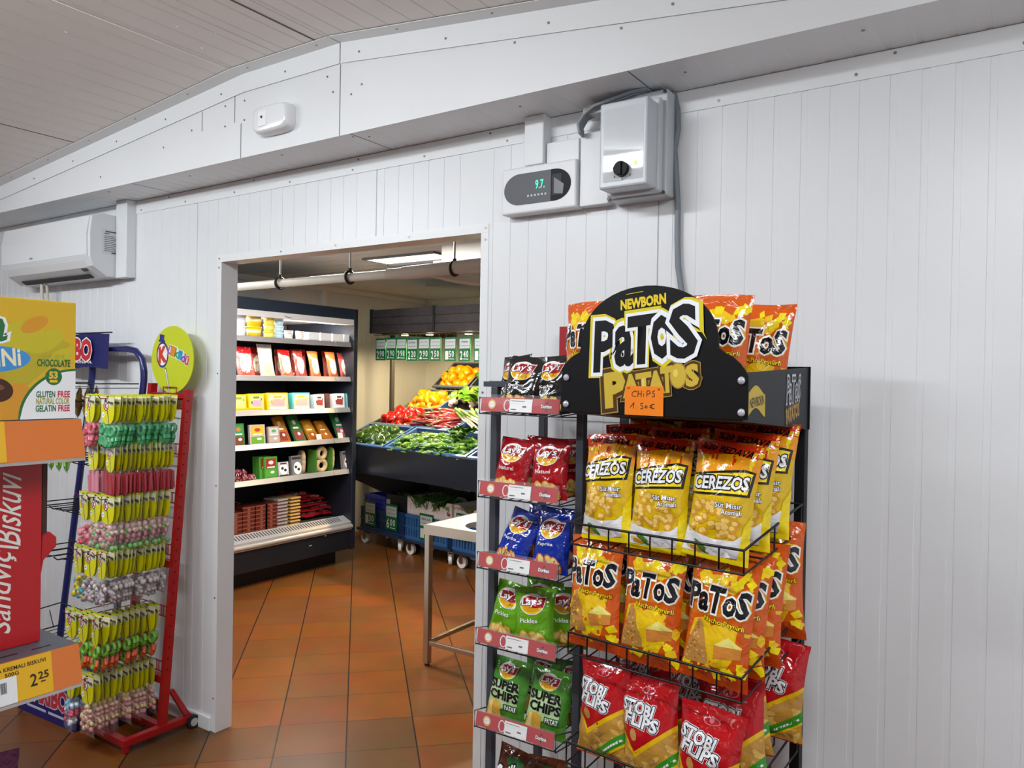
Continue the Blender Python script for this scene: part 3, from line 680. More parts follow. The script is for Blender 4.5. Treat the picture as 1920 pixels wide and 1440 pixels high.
q = MB(); a.flat(q, (0, -.0568, 0), (1, 0, 0), (0, 0, 1), 1, .0002); q.obj('handwriting', mat('#1d130c', .5), nt_, fix=False)

def floorz(z, d): return z-.049+.05*d/.345
def row(ms, name, z, spots, names):
    for k, ((s, d, turn, lean, roll, dz), lb) in enumerate(zip(spots, names)):
        put_bag(ms, k+(k > 2), PR, s, d, floorz(z, d)+.002+dz, lean, turn, roll, name, lb)
row(B_PUFF, 'corn_puff_bag', ZB[0], [(.072, .045, -4, 9, -3, 0), (.215, .042, 2, 9, 0, -.004), (.36, .045, 6, 8, 5, -.002), (.375, .125, 8, 8, 3, .006), (.392, .2, 4, 7, 3, .016), (.08, .125, -2, 7, -2, .01), (.225, .125, 4, 7, -2, .006), (.09, .2, 3, 6, 4, .03), (.24, .2, -2, 6, 3, .012)],
    ['yellow corn puff bag standing at the left front of the top basket', 'yellow corn puff bag at the middle front of the top basket', 'yellow corn puff bag at the right front corner of the top basket', 'yellow corn puff bag just behind the right front one in the top basket', 'yellow corn puff bag deepest at the right end of the top basket', 'corn puff bag second in line at the left of the top basket, red seal showing', 'corn puff bag second in line in the middle of the top basket', 'corn puff bag at the back left of the top basket under the header', 'corn puff bag at the back middle of the top basket under the header'])
row(B_NACHO, 'nacho_bag', ZB[1], [(.045, .04, -3, 5, -2, .0), (.2, .04, 2, 6, 1, -.004), (.363, .042, 3, 6, 4, -.004), (.375, .1, 4, 6, 3, .0), (.39, .16, 6, 5, 2, .006), (.41, .26, 10, 3, -2, .03), (.07, .11, -4, 5, -2, .01), (.215, .11, 0, 5, 2, .004), (.08, .2, 5, 4, 3, .02), (.235, .2, 0, 4, -2, .014)],
    ['orange nacho bag standing at the left front of the middle basket', 'orange nacho bag at the middle front of the middle basket', 'orange nacho bag at the right front corner of the middle basket', 'orange nacho bag directly behind the right front one in the middle basket', 'orange nacho bag third in line at the right of the middle basket', 'orange nacho bag deepest at the right, touching the black post', 'orange nacho bag second in line at the left of the middle basket', 'orange nacho bag second in line in the middle of the middle basket', 'orange nacho bag at the back left of the middle basket', 'orange nacho bag at the back middle of the middle basket'])
row(B_FLIPS, 'peanut_flips_bag', ZB[2], [(.072, .045, -6, 8, -4, .008), (.215, .043, 2, 8, -7, .0), (.345, .04, 2, 7, 3, -.024), (.392, .11, 8, 8, -6, .012), (.115, .14, 3, 6, 4, .05), (.26, .15, -3, 6, 2, .035), (.37, .19, 6, 6, -8, .045), (.41, .255, 9, 4, 3, .065)],
    ['red flips bag at the left front of the lowest basket in view', 'red flips bag at the middle front of the lowest basket in view', 'red flips bag sunk low at the right front of the lowest basket in view', 'red flips bag half hidden behind the right front one in the lowest basket', 'dark red flips bag at the back left, beneath the nacho basket', 'dark red flips bag at the back middle, beneath the nacho basket', 'dark red flips bag tilted over at the back right of the lowest basket', 'dark red flips bag deepest at the right of the lowest basket, by the post'])
for k, (s, d, z, ln, tn, rl, lb) in enumerate([(.0, .06, 1.522, 2, -6, 0, 'orange nacho bag peeking out left of the arched header board'), (.322, .1, 1.525, 2, 4, 2, 'tall orange nacho bag in the header tray right of the arch'), (.372, .2, 1.508, 3, 8, 4, 'orange nacho bag leaning at the far right of the header tray'), (.12, .2, 1.5, 2, 0, -2, 'orange nacho bag hidden mostly behind the arched header board')]):
    put_bag(B_NACHO, k, PR, s, d, z, ln, tn, rl, 'nacho_bag', lb)

# ---------------------------------------------------------------- the narrow grey crisp rack
LR = Frame(-1.27, -.40, 0)
t = thing('crisp_rack', 'narrow grey metal crisp rack with red shelf strips beside the doorway', 'display rack', LR.at(0, 0))
GP = mat('#4a4d56', .42, .2)
for x, d, zt in ((-.018, .07, 1.575), (.262, .07, 1.575), (-.075+.057, .33, 1.575), (.262, .33, 1.575)): MB().box(x, x+.022, d, d+.022, 0, zt).obj('post', GP, t, .0015)
q = MB(); q.box(-.045, .285, .07, .092, 1.575, 1.59); q.box(-.045, -.02, .096, .35, 1.575, 1.592); q.box(.262, .285, .096, .35, 1.575, 1.592); q.obj('top_frame', GP, t, .001)
q = MB(); q.box(-.018, .284, .07, .352, 0, .03); q.obj('foot_frame', GP, t)
hb = MB().box(.05, .215, .335, .341, 1.6, 1.762).obj('header_board', mat('#a5151f', .4), t)
a = Art(); a.ell(.115, 1.725, .03, .026, 0, 1); a.ell(.115, 1.725, .027, .023, 1, 2); a.poly([(.087, 1.722), (.095, 1.742), (.143, 1.742), (.14, 1.722)], 2, 3); a.text("Lay's", .115, 1.731, .04, .018, 0, 4, .03, R(5), .2)
q = MB(); a.flat(q, (0, .3348, 0), (1, 0, 0), (0, 0, 1)); q.obj('lettering', [mat('#f2f0ee', .4), mat('#ecbe20', .4), mat('#a3121c', .4)], hb, fix=False)
STRIP_RED = mat('#b81c24', .3, 0, .5)
def strip_mats(): return [mat('#f1f1f0', .4), mat('#eab448', .4), mat('#55565c', .5), mat('#d8dade', .5), mat('#1c1c20', .5)]
ZS = [1.528, 1.296, 1.098, .886, .655, .42]
for k, z in enumerate(ZS):
    zf = z-.012
    q = MB(); q.tube([(-.012, .085, zf+.012), (-.006, .0, zf+.03), (-.006, .0, zf-.015), (-.006, .085, zf-.018)], .002, 6); q.tube([(.262, .085, zf+.012), (.256, .0, zf+.03), (.256, .0, zf-.015), (.262, .085, zf-.018)], .002, 6)
    for i in range(9):
        x = .0+.031*i; q.tube([(x, .004, zf-.014), (x, .33, zf+.004)], .0018, 5)
    q.tube([(-.006, .004, zf-.015), (.256, .004, zf-.015)], .002, 6); q.tube([(-.006, .33, zf+.004), (.262, .33, zf+.004)], .002, 6)
    sh = q.obj('wire_shelf', mat('#3a3c42', .4, .3), t)
    h = .019
    q = MB(); q.hexa([(0, -.004, z-h), (.25, -.004, z-h), (.25, 0, z-h), (0, 0, z-h), (0, .002, z+h), (.25, .002, z+h), (.25, .006, z+h), (0, .006, z+h)])
    st = q.obj('price_strip', STRIP_RED, sh)
    a = Art(); a.ell(.037, 0, .0125, .013, 1, 1); a.ell(.037, 0, .0095, .0085, 0, 2); a.text("Lay's", .037, .001, .016, .007, 3, 3, .03, R(8), .2)
    a.ell(.087, -.001, .011, .0155, 0, 1); a.ell(.0875, -.001, .0085, .013, 5, 2)
    a.text('Doritos', .212, -.001, .032, .0085, 0, 3, .04, 0, 0, (4, .06)); a.poly([(.207, .006), (.214, .013), (.216, .006)], 4, 2); a.poly([(.209, -.008), (.215, -.008), (.212, -.014)], 4, 2)
    q = MB(); a.flat(q, (0, -.0013, z), (1, 0, 0), (0, .006, .038), 1, .0003); q.obj('strip_print', strip_mats()+[STRIP_RED], st, fix=False)
    a = Art(); a.rect(-.036, .036, -.0185, .0165, 0, 1); a.line((-.032, .011), (.012, .011), .0014, 2, 2); a.line((-.032, .004), (-.004, .004), .001, 3, 2); a.line((-.031, -.012), (-.014, -.012), .003, 2, 2); a.line((.006, -.004), (.018, -.004), .004, 2, 2)
    q = MB(); a.flat(q, (.132, -.0022, z), (1, 0, 0), (0, .006, .038), 1, .0003); q.obj('price_label', strip_mats(), st, fix=False)
    q = MB(); q.hexa([(-.004, -.006, z-h-.002), (.254, -.006, z-h-.002), (.254, -.005, z-h-.002), (-.004, -.005, z-h-.002), (-.004, .0, z+h+.008), (.254, .0, z+h+.008), (.254, .001, z+h+.008), (-.004, .001, z+h+.008)])
    q.obj('clear_cover', mat('#ffffff', .04, alpha=.05, spec=.8), st)
def lbag(ms, k, s, d, z, lean, turn, roll, name, lb): put_bag(ms, k, LR, s, d, z, lean, turn, roll, name, lb)
ROWS = [(B_BLACK, 'ketchup_crisp_bag', 'black crisp bag', 'top shelf', 0, [(.055, .066, 12, -14, -4), (.1, .03, 16, 2, 3), (.2, .045, 12, -6, -4)]),
        (B_RED, 'natural_crisp_bag', 'red crisp bag', 'second shelf', 1, [(.052, .06, 14, -2, 4), (.182, .06, 13, 2, -2), (.11, .13, 10, 8, 4), (.22, .14, 10, 0, -3)]),
        (B_BLUE, 'paprika_crisp_bag', 'blue crisp bag', 'third shelf', 2, [(.055, .06, 22, -12, 9), (.19, .058, 16, 0, 0), (.1, .14, 14, 4, 6), (.235, .15, 12, 4, -4)]),
        (B_GREEN, 'pickle_crisp_bag', 'lime green crisp bag', 'fourth shelf', 3, [(.045, .06, 13, -2, 6), (.15, .055, 12, 14, -3), (.22, .11, 12, 8, -4), (.1, .15, 10, 2, 4)]),
        (B_SUPER, 'ridged_crisp_bag', 'green ridged crisp bag', 'fifth shelf', 4, [(.052, .06, 12, 2, 3), (.185, .055, 14, 6, 5), (.12, .14, 8, 0, 2), (.225, .15, 9, 4, -3)]),
        (B_GRILL, 'grill_crisp_bag', 'brown crisp bag', 'lowest shelf in view', 5, [(.062, .06, 12, 0, 8), (.19, .07, 10, 4, -4)])]
PL = ['at the left front of the', 'at the right front of the', 'second in line, between the front ones on the', 'at the back right of the']
PL0 = ['leaning back left on the', 'lying in front on the', 'at the right, by the arched board, on the']
for ms, nm, what, sh, k, spots in ROWS:
    for j, (s, d, ln, tn, rl) in enumerate(spots):
        p = (PL0 if k == 0 else PL)[j]
        if k == 3 and j == 2: p = 'half hidden at the right of the'
        if k == 3 and j == 3: p = 'second in line at the left of the'
        lbag(ms, j, s, d, ZS[k]-.024+.05*d*.3, ln, tn, rl, nm, '%s %s %s' % (what, p, sh))
# ================================================================ red rack of candy bags
RED = mat('#a80f16', .35, 0, .3)
REDW = mat('#9c141a', .4)
t = thing('candy_rack', 'red metal candy rack on small wheels against the white wall', 'display rack', (0, 0, 0))
def yu(z): return -.165+(z-.03)*.107/1.485
for x, zt in ((-3.14, 1.525), (-3.42, 1.55)):
    q = MB(); n = (0, 0, 0)
    q.hexa([(x-.014, yu(.03)-.02, .03), (x+.014, yu(.03)-.02, .03), (x+.014, yu(.03)+.012, .03), (x-.014, yu(.03)+.012, .03), (x-.014, yu(zt)-.02, zt), (x+.014, yu(zt)-.02, zt), (x+.014, yu(zt)+.012, zt), (x-.014, yu(zt)+.012, zt)])
    for k in range(26):
        z = .3+.047*k; q.box(x+.0135, x+.0146, yu(z)-.014, yu(z)-.006, z-.004, z+.004, 1)
    q.obj('upright', [RED, mat('#3a0608', .5)], t)
q = MB()
for z in (1.492, .25, .75): q.box(-3.406, -3.154, yu(z)-.018, yu(z)+.01, z-.016, z+.016)
q.obj('crossbar', RED, t, .002)
q = MB()
for x in (-3.14, -3.42): q.box(x-.016, x+.016, -.35, -.02, .028, .058)
q.box(-3.404, -3.156, -.35, -.318, .028, .058); q.box(-3.404, -3.156, -.18, -.15, .028, .058)
for x in (-3.14, -3.42):
    q.box(x-.012, x+.012, -.345, -.32, 0, .028)
    q.prism([(-.14, .2), (-.115, .2), (-.03, .058), (-.06, .058)], x-.008, x+.008, 0, 'x')
q.obj('base_frame', RED, t, .002)
for x in (-3.118, -3.442):
    q = MB(); q.cyl((x-.01, -.03, .03), (x+.01, -.03, .03), .03, 20); q.cyl((x-.011, -.03, .03), (x+.011, -.03, .03), .018, 16, 1); q.obj('wheel', [mat('#17171a', .5), mat('#b9b9b9', .4)], t)
q = MB(); a = Art(); a.ell(0, .16, .162, .15, 0, 0, 48)
q.prism([(.162*math.cos(2*math.pi*k/56), 1.66+.152*math.sin(2*math.pi*k/56)) for k in range(56)], -.074, -.07)
q.xf(Matrix.Translation((-3.247, 0, 0)))
sg = q.obj('sign_board', mat('#c6d020', .4), t)
a = Art()
a.ell(-3.322, 1.682, .047, .06, 1, 1, 28); a.ell(-3.322, 1.682, .038, .05, 0, 2, 28); a.poly([(-3.352, 1.742), (-3.302, 1.738), (-3.304, 1.748), (-3.312, 1.75), (-3.308, 1.772), (-3.345, 1.776), (-3.343, 1.752), (-3.352, 1.752)], 1, 3)
a.text('K', -3.322, 1.682, .05, .066, 2, 4, .06, R(8), .12)
for i, (ch, c) in enumerate(zip('ülkidü', (3, 4, 5, 6, 3, 2))): a.text(ch, -3.262+.026*i, 1.704-.008*i-.004*(i > 3)*(i-3), .024, .04 if ch != 'l' else .044, c, 4, .03, R(-12), .1, (0, .035))
a.poly([(-3.306, 1.625), (-3.292, 1.62), (-3.258, 1.505), (-3.27, 1.505)], 1, 1); a.poly([(-3.302, 1.618), (-3.294, 1.616), (-3.261, 1.51), (-3.267, 1.51)], 0, 2)
q = MB(); a.flat(q, (0, -.0742, 0), (1, 0, 0), (0, 0, 1), 1, .0003, lim=(-4, 0, 1.509, 2))
q.obj('sign_print', [mat('#f4f4f0', .4), mat('#2a2c7e', .4), mat('#d23a20', .4), mat('#8a3aa0', .4), mat('#e08a20', .4), mat('#3a9a48', .4), mat('#2a9ac0', .4)], sg, fix=False)
q = MB(); q.tube([(-3.3, -.082, 1.5), (-3.3, -.082, 1.535), (-3.2, -.082, 1.535), (-3.2, -.082, 1.5)], .0025, 6); q.obj('sign_holder', REDW, t)
ZR = [1.487, 1.283, 1.067, .84, .572, .335]
PEGX = [[-3.213, -3.345], [-3.213, -3.345], [-3.205, -3.293, -3.378], [-3.205, -3.293, -3.378], [-3.205, -3.293, -3.378], [-3.213, -3.33]]
YF = [-.385, -.37, -.385, -.405, -.43, -.455]
for k, z in enumerate(ZR):
    yb = yu(z)-.02
    q = MB()
    for x in PEGX[k]: q.tube([(x, yb, z), (x, YF[k]-.03, z), (x, YF[k]-.042, z+.014)], .0022, 6); q.tube([(x, yb, z-.03), (x, yb-.03, z-.004)], .0022, 6)
    q.tube([(-3.41, yb-.004, z), (-3.15, yb-.004, z)], .0028, 6); q.tube([(-3.41, yb-.004, z-.045), (-3.15, yb-.004, z-.045)], .0028, 6)
    for x in (-3.17, -3.185, -3.4): q.tube([(x, yb-.004, z), (x, yb-.004, z-.045)], .0028, 6)
    q.obj('peg_row', REDW, t)

CARD = [(-.047, .016), (.047, .016), (.047, -.06), (.04, -.088), (.022, -.105), (-.012, -.108), (-.034, -.098), (-.047, -.075)]
def card_mesh():
    q = MB(); q.prism(CARD, -.0006, .0006)
    a = Art()
    a.poly([(-.047, .008), (.047, .008), (.047, -.026), (.02, -.034), (-.01, -.022), (-.047, -.03)], 1, 1); a.ell(.03, -.02, .014, .01, 7, 2, 12)
    a.poly([(-.047, -.03), (-.01, -.022), (.02, -.034), (.047, -.026), (.047, -.06), (.04, -.086), (.022, -.103), (-.012, -.106), (-.034, -.096), (-.047, -.075)], 2, 2)
    a.ell(-.012, -.032, .018, .02, 3, 3, 20); a.ell(-.012, -.032, .014, .016, 4, 4, 20); a.text('K', -.012, -.032, .016, .02, 5, 5, .06, R(8), .1); a.rect(-.024, -.006, -.013, -.008, 3, 4); a.poly([(-.02, -.008), (-.009, -.007), (-.01, .001), (-.019, 0)], 3, 4)
    a.text('ülkidü', .02, -.016, .036, .008, 6, 4, .05, R(-8)); a.ell(-.03, -.07, .011, .012, 4, 4, 16); a.rect(-.035, -.025, -.072, -.069, 3, 5); a.poly([(-.003, -.05), (.002, -.05), (.012, -.103), (.008, -.104)], 3, 4)
    a.rect(-.008, .008, .005, .01, 8, 3)
    a.flat(q, (0, -.0007, 0), (1, 0, 0), (0, 0, 1), 1, .0002)
    return q.mesh('card_mesh', [mat('#c6cc16', .4), mat('#e6e4c4', .4), mat('#e2da10', .38), mat('#20225e', .4), mat('#f4f4f2', .4), mat('#c02028', .4), mat('#5e1220', .4), mat('#9fb28a', .4), mat('#15140e', .5)], fix=False)
CARDM = card_mesh()
POUCHM = mat('#ffffff', .1, alpha=.055, spec=.9, bump=.6, bscale=50)
def pouch_mesh(seed):
    rd = random.Random(seed); nu, nv = 8, 9; W, H = .112, .14; mb = MB()
    for sg_ in (-1, 1):
        vs = []; fs = []
        for j in range(nv+1):
            for i in range(nu+1):
                u, h = i/nu-.5, j/nv; pr = math.sin(math.pi*min(1, h*1.02))**.6*(1.2-.55*h) if 0 < h < 1 else 0; e = max(0, 1-abs(2*u)**2.5)**.6
                vs.append((u*W*(1-.08*pr), sg_*.0105*pr*e+.0018*noise.noise((u*9, h*9, seed)), -.235+H*h+.004*rd.uniform(-1, 1)*(h == 0)))
        for j in range(nv):
            for i in range(nu): b = j*(nu+1)+i; fs.append((b, b+1, b+nu+2, b+nu+1))
        mb.add(vs, fs, 0, True)
    return mb.mesh('pouch_mesh', [POUCHM], fix=False)
POUCHES = [pouch_mesh(i) for i in range(3)]
def sweets_mesh(kind, seed):
    rd = random.Random(seed); mb = MB()
    def ring(c, r, rr, m, ax):
        N = 10; rot = Matrix.Rotation(rd.uniform(-.3, .3), 4, 'Z') @ Matrix.Rotation(ax, 4, 'X'); b = len(mb.v)
        mb.tube([(r*math.cos(2*math.pi*k/N), r*math.sin(2*math.pi*k/N)*1.25, 0) for k in range(N+1)], rr, 5, m, False); mb.xf(Matrix.Translation(c) @ rot, b)
    if kind == 'ring':
        for k in range(6): ring((-.03+.03*(k % 3), rd.uniform(-.002, .002), -.182+.05*(k//3)+rd.uniform(-.006, .006)), .016, .0085, k % 2 if seed > 40 else 0, R(80))
    elif kind == 'stick':
        for k in range(9):
            x = -.04+.01*k; mb.tube([(x+rd.uniform(-.004, .004), rd.uniform(-.003, .003), -.205+rd.uniform(0, .012)), (x+rd.uniform(-.01, .01), rd.uniform(-.003, .003), -.115+rd.uniform(-.02, .01))], .0075, 6, rd.choice((0, 0, 1)))
    else:
        n = 24 if kind == 'lump' else 20
        for k in range(n):
            x, z = rd.uniform(-.042, .042), rd.uniform(-.208, -.13 if k % 3 else -.115)
            s = rd.uniform(.0095, .0145); mb.ball((x, rd.uniform(-.004, .004), z), s, rd.randrange(3), 7, 5, (1, .75, rd.uniform(.7, 1.2)))
    return mb
def gum(h): return mat(h, .32, 0, .2)
def cols(*c): return [gum(x) for x in c]
SW = {'green': ('ring', 1, cols('#3fa468', '#4cb478')), 'red': ('stick', 2, cols('#a81f2c', '#c03a42')), 'flower': ('lump', 3, cols('#c88a90', '#74b060', '#d8b0ae')), 'grey': ('lump', 4, cols('#b6a8ab', '#cdc3c4', '#8d7d83')),
      'orange': ('ring', 43, cols('#d2561e', '#6aa82c')), 'pastel': ('lump', 6, cols('#cfa890', '#d8c088', '#c9868a')), 'pinkring': ('ring', 7, cols('#d46674', '#dd8890')), 'pink': ('stick', 8, cols('#cf6a86', '#d88c9c')), 'rose': ('lump', 9, cols('#cc3c54', '#d8687c', '#dc9098')),
      'multi': ('lump', 10, cols('#2f8fae', '#d8c020', '#3c9a3c')), 'mix': ('lump', 11, cols('#d07a2a', '#a83434', '#7ca03c')), 'blue': ('lump', 12, cols('#7ab0d4', '#e4e6ea', '#c8506c'))}
SWM = {k: sweets_mesh(v[0], v[1]).mesh('sweets_mesh', v[2], fix=False) for k, v in SW.items()}
WORD = {'green': 'green jelly rings', 'red': 'red liquorice sticks', 'flower': 'green and pink sweets', 'grey': 'greyish white sweets', 'orange': 'orange jelly rings', 'pastel': 'pastel coloured sweets', 'pinkring': 'pink jelly rings', 'pink': 'pink sour sticks', 'rose': 'rosy pink sweets', 'multi': 'blue and yellow sweets', 'mix': 'orange red sweets', 'blue': 'blue and white sweets'}
ORD = ['top', 'second', 'third', 'fourth', 'fifth', 'lowest']
candy_proto = {}
def candy(kind, loc, rot, label, group):
    if kind not in candy_proto:
        o = thing('candy_bag', label, 'candy bag', loc, rot, group)
        link('header_card', CARDM, o); link('pouch', POUCHES[len(candy_proto) % 3], o); w = link('sweets', SWM[kind], o); w['kind'] = 'stuff'
        candy_proto[kind] = o
    else: o = dup(candy_proto[kind], loc, rot, label, group)
    return o
PLAN = [[('green', 15), ('pinkring', 3)], [('red', 15), ('pink', 4)], [('flower', 12), ('flower', 2), ('rose', 3)], [('grey', 13), ('grey', 2), ('multi', 2)], [('orange', 10), ('orange', 3), ('mix', 2)], [('pastel', 12), ('blue', 3)]]
rc = random.Random(5)
for k, pegs in enumerate(PLAN):
    for j, (kind, n) in enumerate(pegs):
        x = PEGX[k][j]; z = ZR[k]; y0 = YF[k]+(.0, -.004, -.012)[j]; y1 = yu(z)-.045
        side = ('right', 'left')[j] if len(pegs) == 2 else ('right', 'middle', 'left')[j]
        for i in range(n):
            f = i/max(1, n-1); y = y0+(y1-y0)*f if n > 6 else y0+.018*i
            if n > 6 and 0 < i < n-1: y += rc.uniform(-.005, .005)
            lab = 'front bag of %s, %s peg of the %s row' % (WORD[kind], side, ORD[k]) if i == 0 else 'bag of %s behind the front one, %s peg of the %s row' % (WORD[kind], side, ORD[k])
            candy(kind, (x+rc.uniform(-.003, .003), y, z), (R(rc.uniform(-5, 3)), R(rc.uniform(-3, 3)), R(rc.uniform(-9, 9)+(-6 if i == 0 else 0))), lab, 'candy bags on the %s peg of the %s row' % (side, ORD[k]))

# ================================================================ blue rack with black pegs behind it
BLUE = mat('#15195e', .35, 0, .3); PEG = mat('#15161a', .4)
t = thing('peg_rack', 'dark blue tube rack with black pegs between the candy rack and the shelving', 'display rack')
q = MB(); pts = [(-3.92, -.25, .02)]+[(-3.92, -.25+.17*i/6, .02+1.55*i/6) for i in range(1, 7)]+[(-3.915, -.08, 1.66), (-3.88, -.08, 1.7), (-3.83, -.08, 1.71), (-3.6, -.08, 1.71), (-3.53, -.08, 1.7), (-3.475, -.08, 1.66), (-3.46, -.08, 1.6)]+[(-3.46, -.08-.17*i/6, 1.56-1.54*i/6) for i in range(7)]
q.tube(pts, .0155, 12); q.obj('tube_frame', BLUE, t)
q = MB(); q.box(-3.92, -3.46, -.27, -.24, .0, .03); q.box(-3.94, -3.91, -.27, -.04, 0, .03); q.box(-3.47, -3.44, -.27, -.04, 0, .03); q.obj('foot', BLUE, t)
def yl(z): return -.25+.17*min(1, z/1.57)
for z in (1.46, 1.2, .98, .77):
    q = MB()
    for x in (-3.86, -3.74, -3.62, -3.53): q.tube([(x, yl(z)-.01, z), (x, yl(z)-.26, z+.004), (x, yl(z)-.275, z+.018)], .003, 6); q.tube([(x, yl(z)-.01, z-.028), (x, yl(z)-.17, z-.026), (x, yl(z)-.2, z-.016)], .0025, 6)
    q.tube([(-3.93, yl(z)-.012, z), (-3.45, yl(z)-.012, z)], .004, 6); q.obj('peg_bar', PEG, t)
q = MB(); z = .47
q.tube([(-3.92, -.22, z), (-3.94, -.5, z-.03), (-3.45, -.5, z-.03), (-3.46, -.22, z), (-3.92, -.22, z)], .003, 6); q.tube([(-3.92, -.22, z-.11), (-3.94, -.48, z-.12), (-3.45, -.48, z-.12), (-3.46, -.22, z-.11)], .003, 6)
for i in range(10): x = -3.93+.052*i; q.tube([(x, -.5, z-.03), (x, -.48, z-.12), (x, -.22, z-.11)], .002, 5)
for i in range(5): q.tube([(-3.94, -.5+.06*i, z-.03), (-3.94, -.48+.06*i, z-.12)], .002, 5)
q.obj('wire_basket', PEG, t)
q = MB(); z = 1.545; q.tube([(-3.9, -.1, z), (-3.9, -.36, z), (-3.47, -.36, z), (-3.47, -.1, z)], .003, 6); q.tube([(-3.9, -.1, z-.02), (-3.9, -.36, z-.02), (-3.47, -.36, z-.02), (-3.47, -.1, z-.02)], .002, 6); q.obj('top_rail', PEG, t)
tb = thing('banner', 'blue cloth banner with red lettering hung from the blue tube rack', 'banner', (0, 0, 0))
q = MB(); nx = 16; vs = [(-4.3+.59*i/nx, -.105+.006*math.sin(i*1.1)*(1-j)-.004, 1.617+.17*j+.004*math.sin(i*.7)) for j in (0, .5, 1) for i in range(nx+1)]
q.add(vs, [(j*(nx+1)+i, j*(nx+1)+i+1, (j+1)*(nx+1)+i+1, (j+1)*(nx+1)+i) for j in range(2) for i in range(nx)], 0, True); cl = q.obj('cloth', mat('#14175e', .6), tb, fix=False)
a = Art(); a.text('HARIBO', -4.075, 1.712, .43, .1, 0, 4, .05, R(-2), .0, (1, .045)); a.text("HARİBO'YLA MUTLU OL", -4.03, 1.648, .36, .016, 1, 3, .03)
q = MB(); a.flat(q, (0, -.118, 0), (1, 0, 0), (0, 0, 1), 1, .0003); q.obj('lettering', [mat('#c8202a', .5), mat('#f0f0ee', .5)], cl, fix=False)
q = MB(); q.tube([(-4.31, -.108, 1.79), (-3.69, -.108, 1.79)], .004, 6); q.obj('banner_rod', PEG, tb)
bag_mats = [mat('#4a3512', .3, .2, .4, .4, 40), mat('#8a6a2a', .35), mat('#1a120a', .4)]
a_ = lambda s: Art().ell(0, .9, .3, .12, 1, 1).rect(-.4, .4, .2, .45, 1, 1).text('Toffee', 0, .9, .4, .1, 2, 2, .03)
BROWN = bag_mesh('brown_bag', .1, .15, .03, Art().ell(0, .95, .34, .14, 1, 1).rect(-.4, .4, .2, .5, 1, 1).ell(-.1, .36, .14, .1, 2, 2), bag_mats, 5)
for i in range(8): inst('toffee_bag', BROWN, 'dark brown and gold candy bag in the top row of the blue rack', 'candy bag', (-3.84+.048*i, -.3+.012*(i % 3), 1.385), (R(-4), R(2), R(-25)), 'brown candy bags on the top of the blue rack')
GRN = bag_mesh('green_bag', .1, .13, .03, Art().rect(-.4, .4, .3, .6, 1, 1).ell(0, .9, .3, .12, 1, 1), [film('#2c7a2a'), ink('#c8d848'), ink('#1a120a')], 9)
for i in range(3): inst('gummy_bag', GRN, ['bright green candy bag hanging leftmost on the blue rack', 'bright green candy bag between two others on the blue rack', 'bright green candy bag nearest the candy rack on the blue rack'][i], 'candy bag', (-3.78+.07*i, -.34, 1.14), (R(-4), 0, R(-20)))
# printed floor carton
t = thing('floor_carton', 'blue floor carton with red lettering under the blue rack', 'carton', (-3.965, -.385, 0), (0, 0, R(3)))
q = MB(); W_, D_, H_, T_ = .47, .2, .19, .006
q.box(0, W_, 0, T_, 0, H_); q.box(0, W_, D_-T_, D_, 0, H_); q.box(0, T_, T_, D_-T_, 0, H_); q.box(W_-T_, W_, T_, D_-T_, 0, H_); q.box(T_, W_-T_, T_, D_-T_, 0, .006)
bd = q.obj('carton_body', mat('#1b1d6a', .45), t)
a = Art(); a.text('HARIBO', .24, .115, .34, .085, 0, 4, .045, 0, 0, (1, .05)); a.line((.08, .04), (.24, .04), .012, 1, 3); a.line((.26, .04), (.4, .04), .012, 1, 3)
q = MB(); a.flat(q, (0, -.0004, 0), (1, 0, 0), (0, 0, 1), 1, .0003); q.obj('lettering', [mat('#c8303a', .5), mat('#c8cae0', .5)], bd, fix=False)

# ================================================================ shelving in the foreground at left
GS = mat('#5f6570', .4, .2); t = thing('gondola_shelving', 'grey shop shelving with orange price rails close to the camera', 'shelving', (0, 0, 0))
def gshelf(z):
    q = MB(); q.box(-1.72, -1.284, -3.3, -1.487, z-.03, z)
    for i in range(16):
        y = -1.53-.05*i; q.box(-1.31, -1.306, y-.014, y+.014, z, z+.0006, 1)
    s = q.obj('shelf', [GS, mat('#1d1e22', .5)], t)
    q = MB(); zt, zb = z-.0005, z-.062
    q.hexa([(-1.281, -3.3, zt), (-1.281, -1.486, zt), (-1.284, -1.486, zt), (-1.284, -3.3, zt), (-1.27, -3.3, zb), (-1.27, -1.484, zb), (-1.273, -1.484, zb), (-1.273, -3.3, zb)])
    r = q.obj('price_rail', mat('#d8742a', .35, 0, .3), s)
    q = MB(); q.hexa([(-1.2705, -3.3, zb), (-1.2705, -1.484, zb), (-1.2745, -1.484, zb), (-1.2745, -3.3, zb), (-1.269, -3.3, zb-.005), (-1.269, -1.484, zb-.005), (-1.2745, -1.484, zb-.005), (-1.2745, -3.3, zb-.005)])
    q.obj('rail_lip', mat('#b9b4b0', .2, alpha=.7), s)
    return r
RAILS = [gshelf(z) for z in (1.523, 1.158, .72, .3)]
q = MB(); q.box(-1.76, -1.72, -3.3, -1.49, 0, 2.0); q.obj('back_panel', GS, t)
q = MB(); q.box(-1.72, -1.29, -3.3, -1.5, 0, .1); q.obj('plinth', GS, t)
YEL = mat('#e4b016', .4); KMAT = mat('#2a2018', .5); LAB = mat('#e6e6e8', .5)
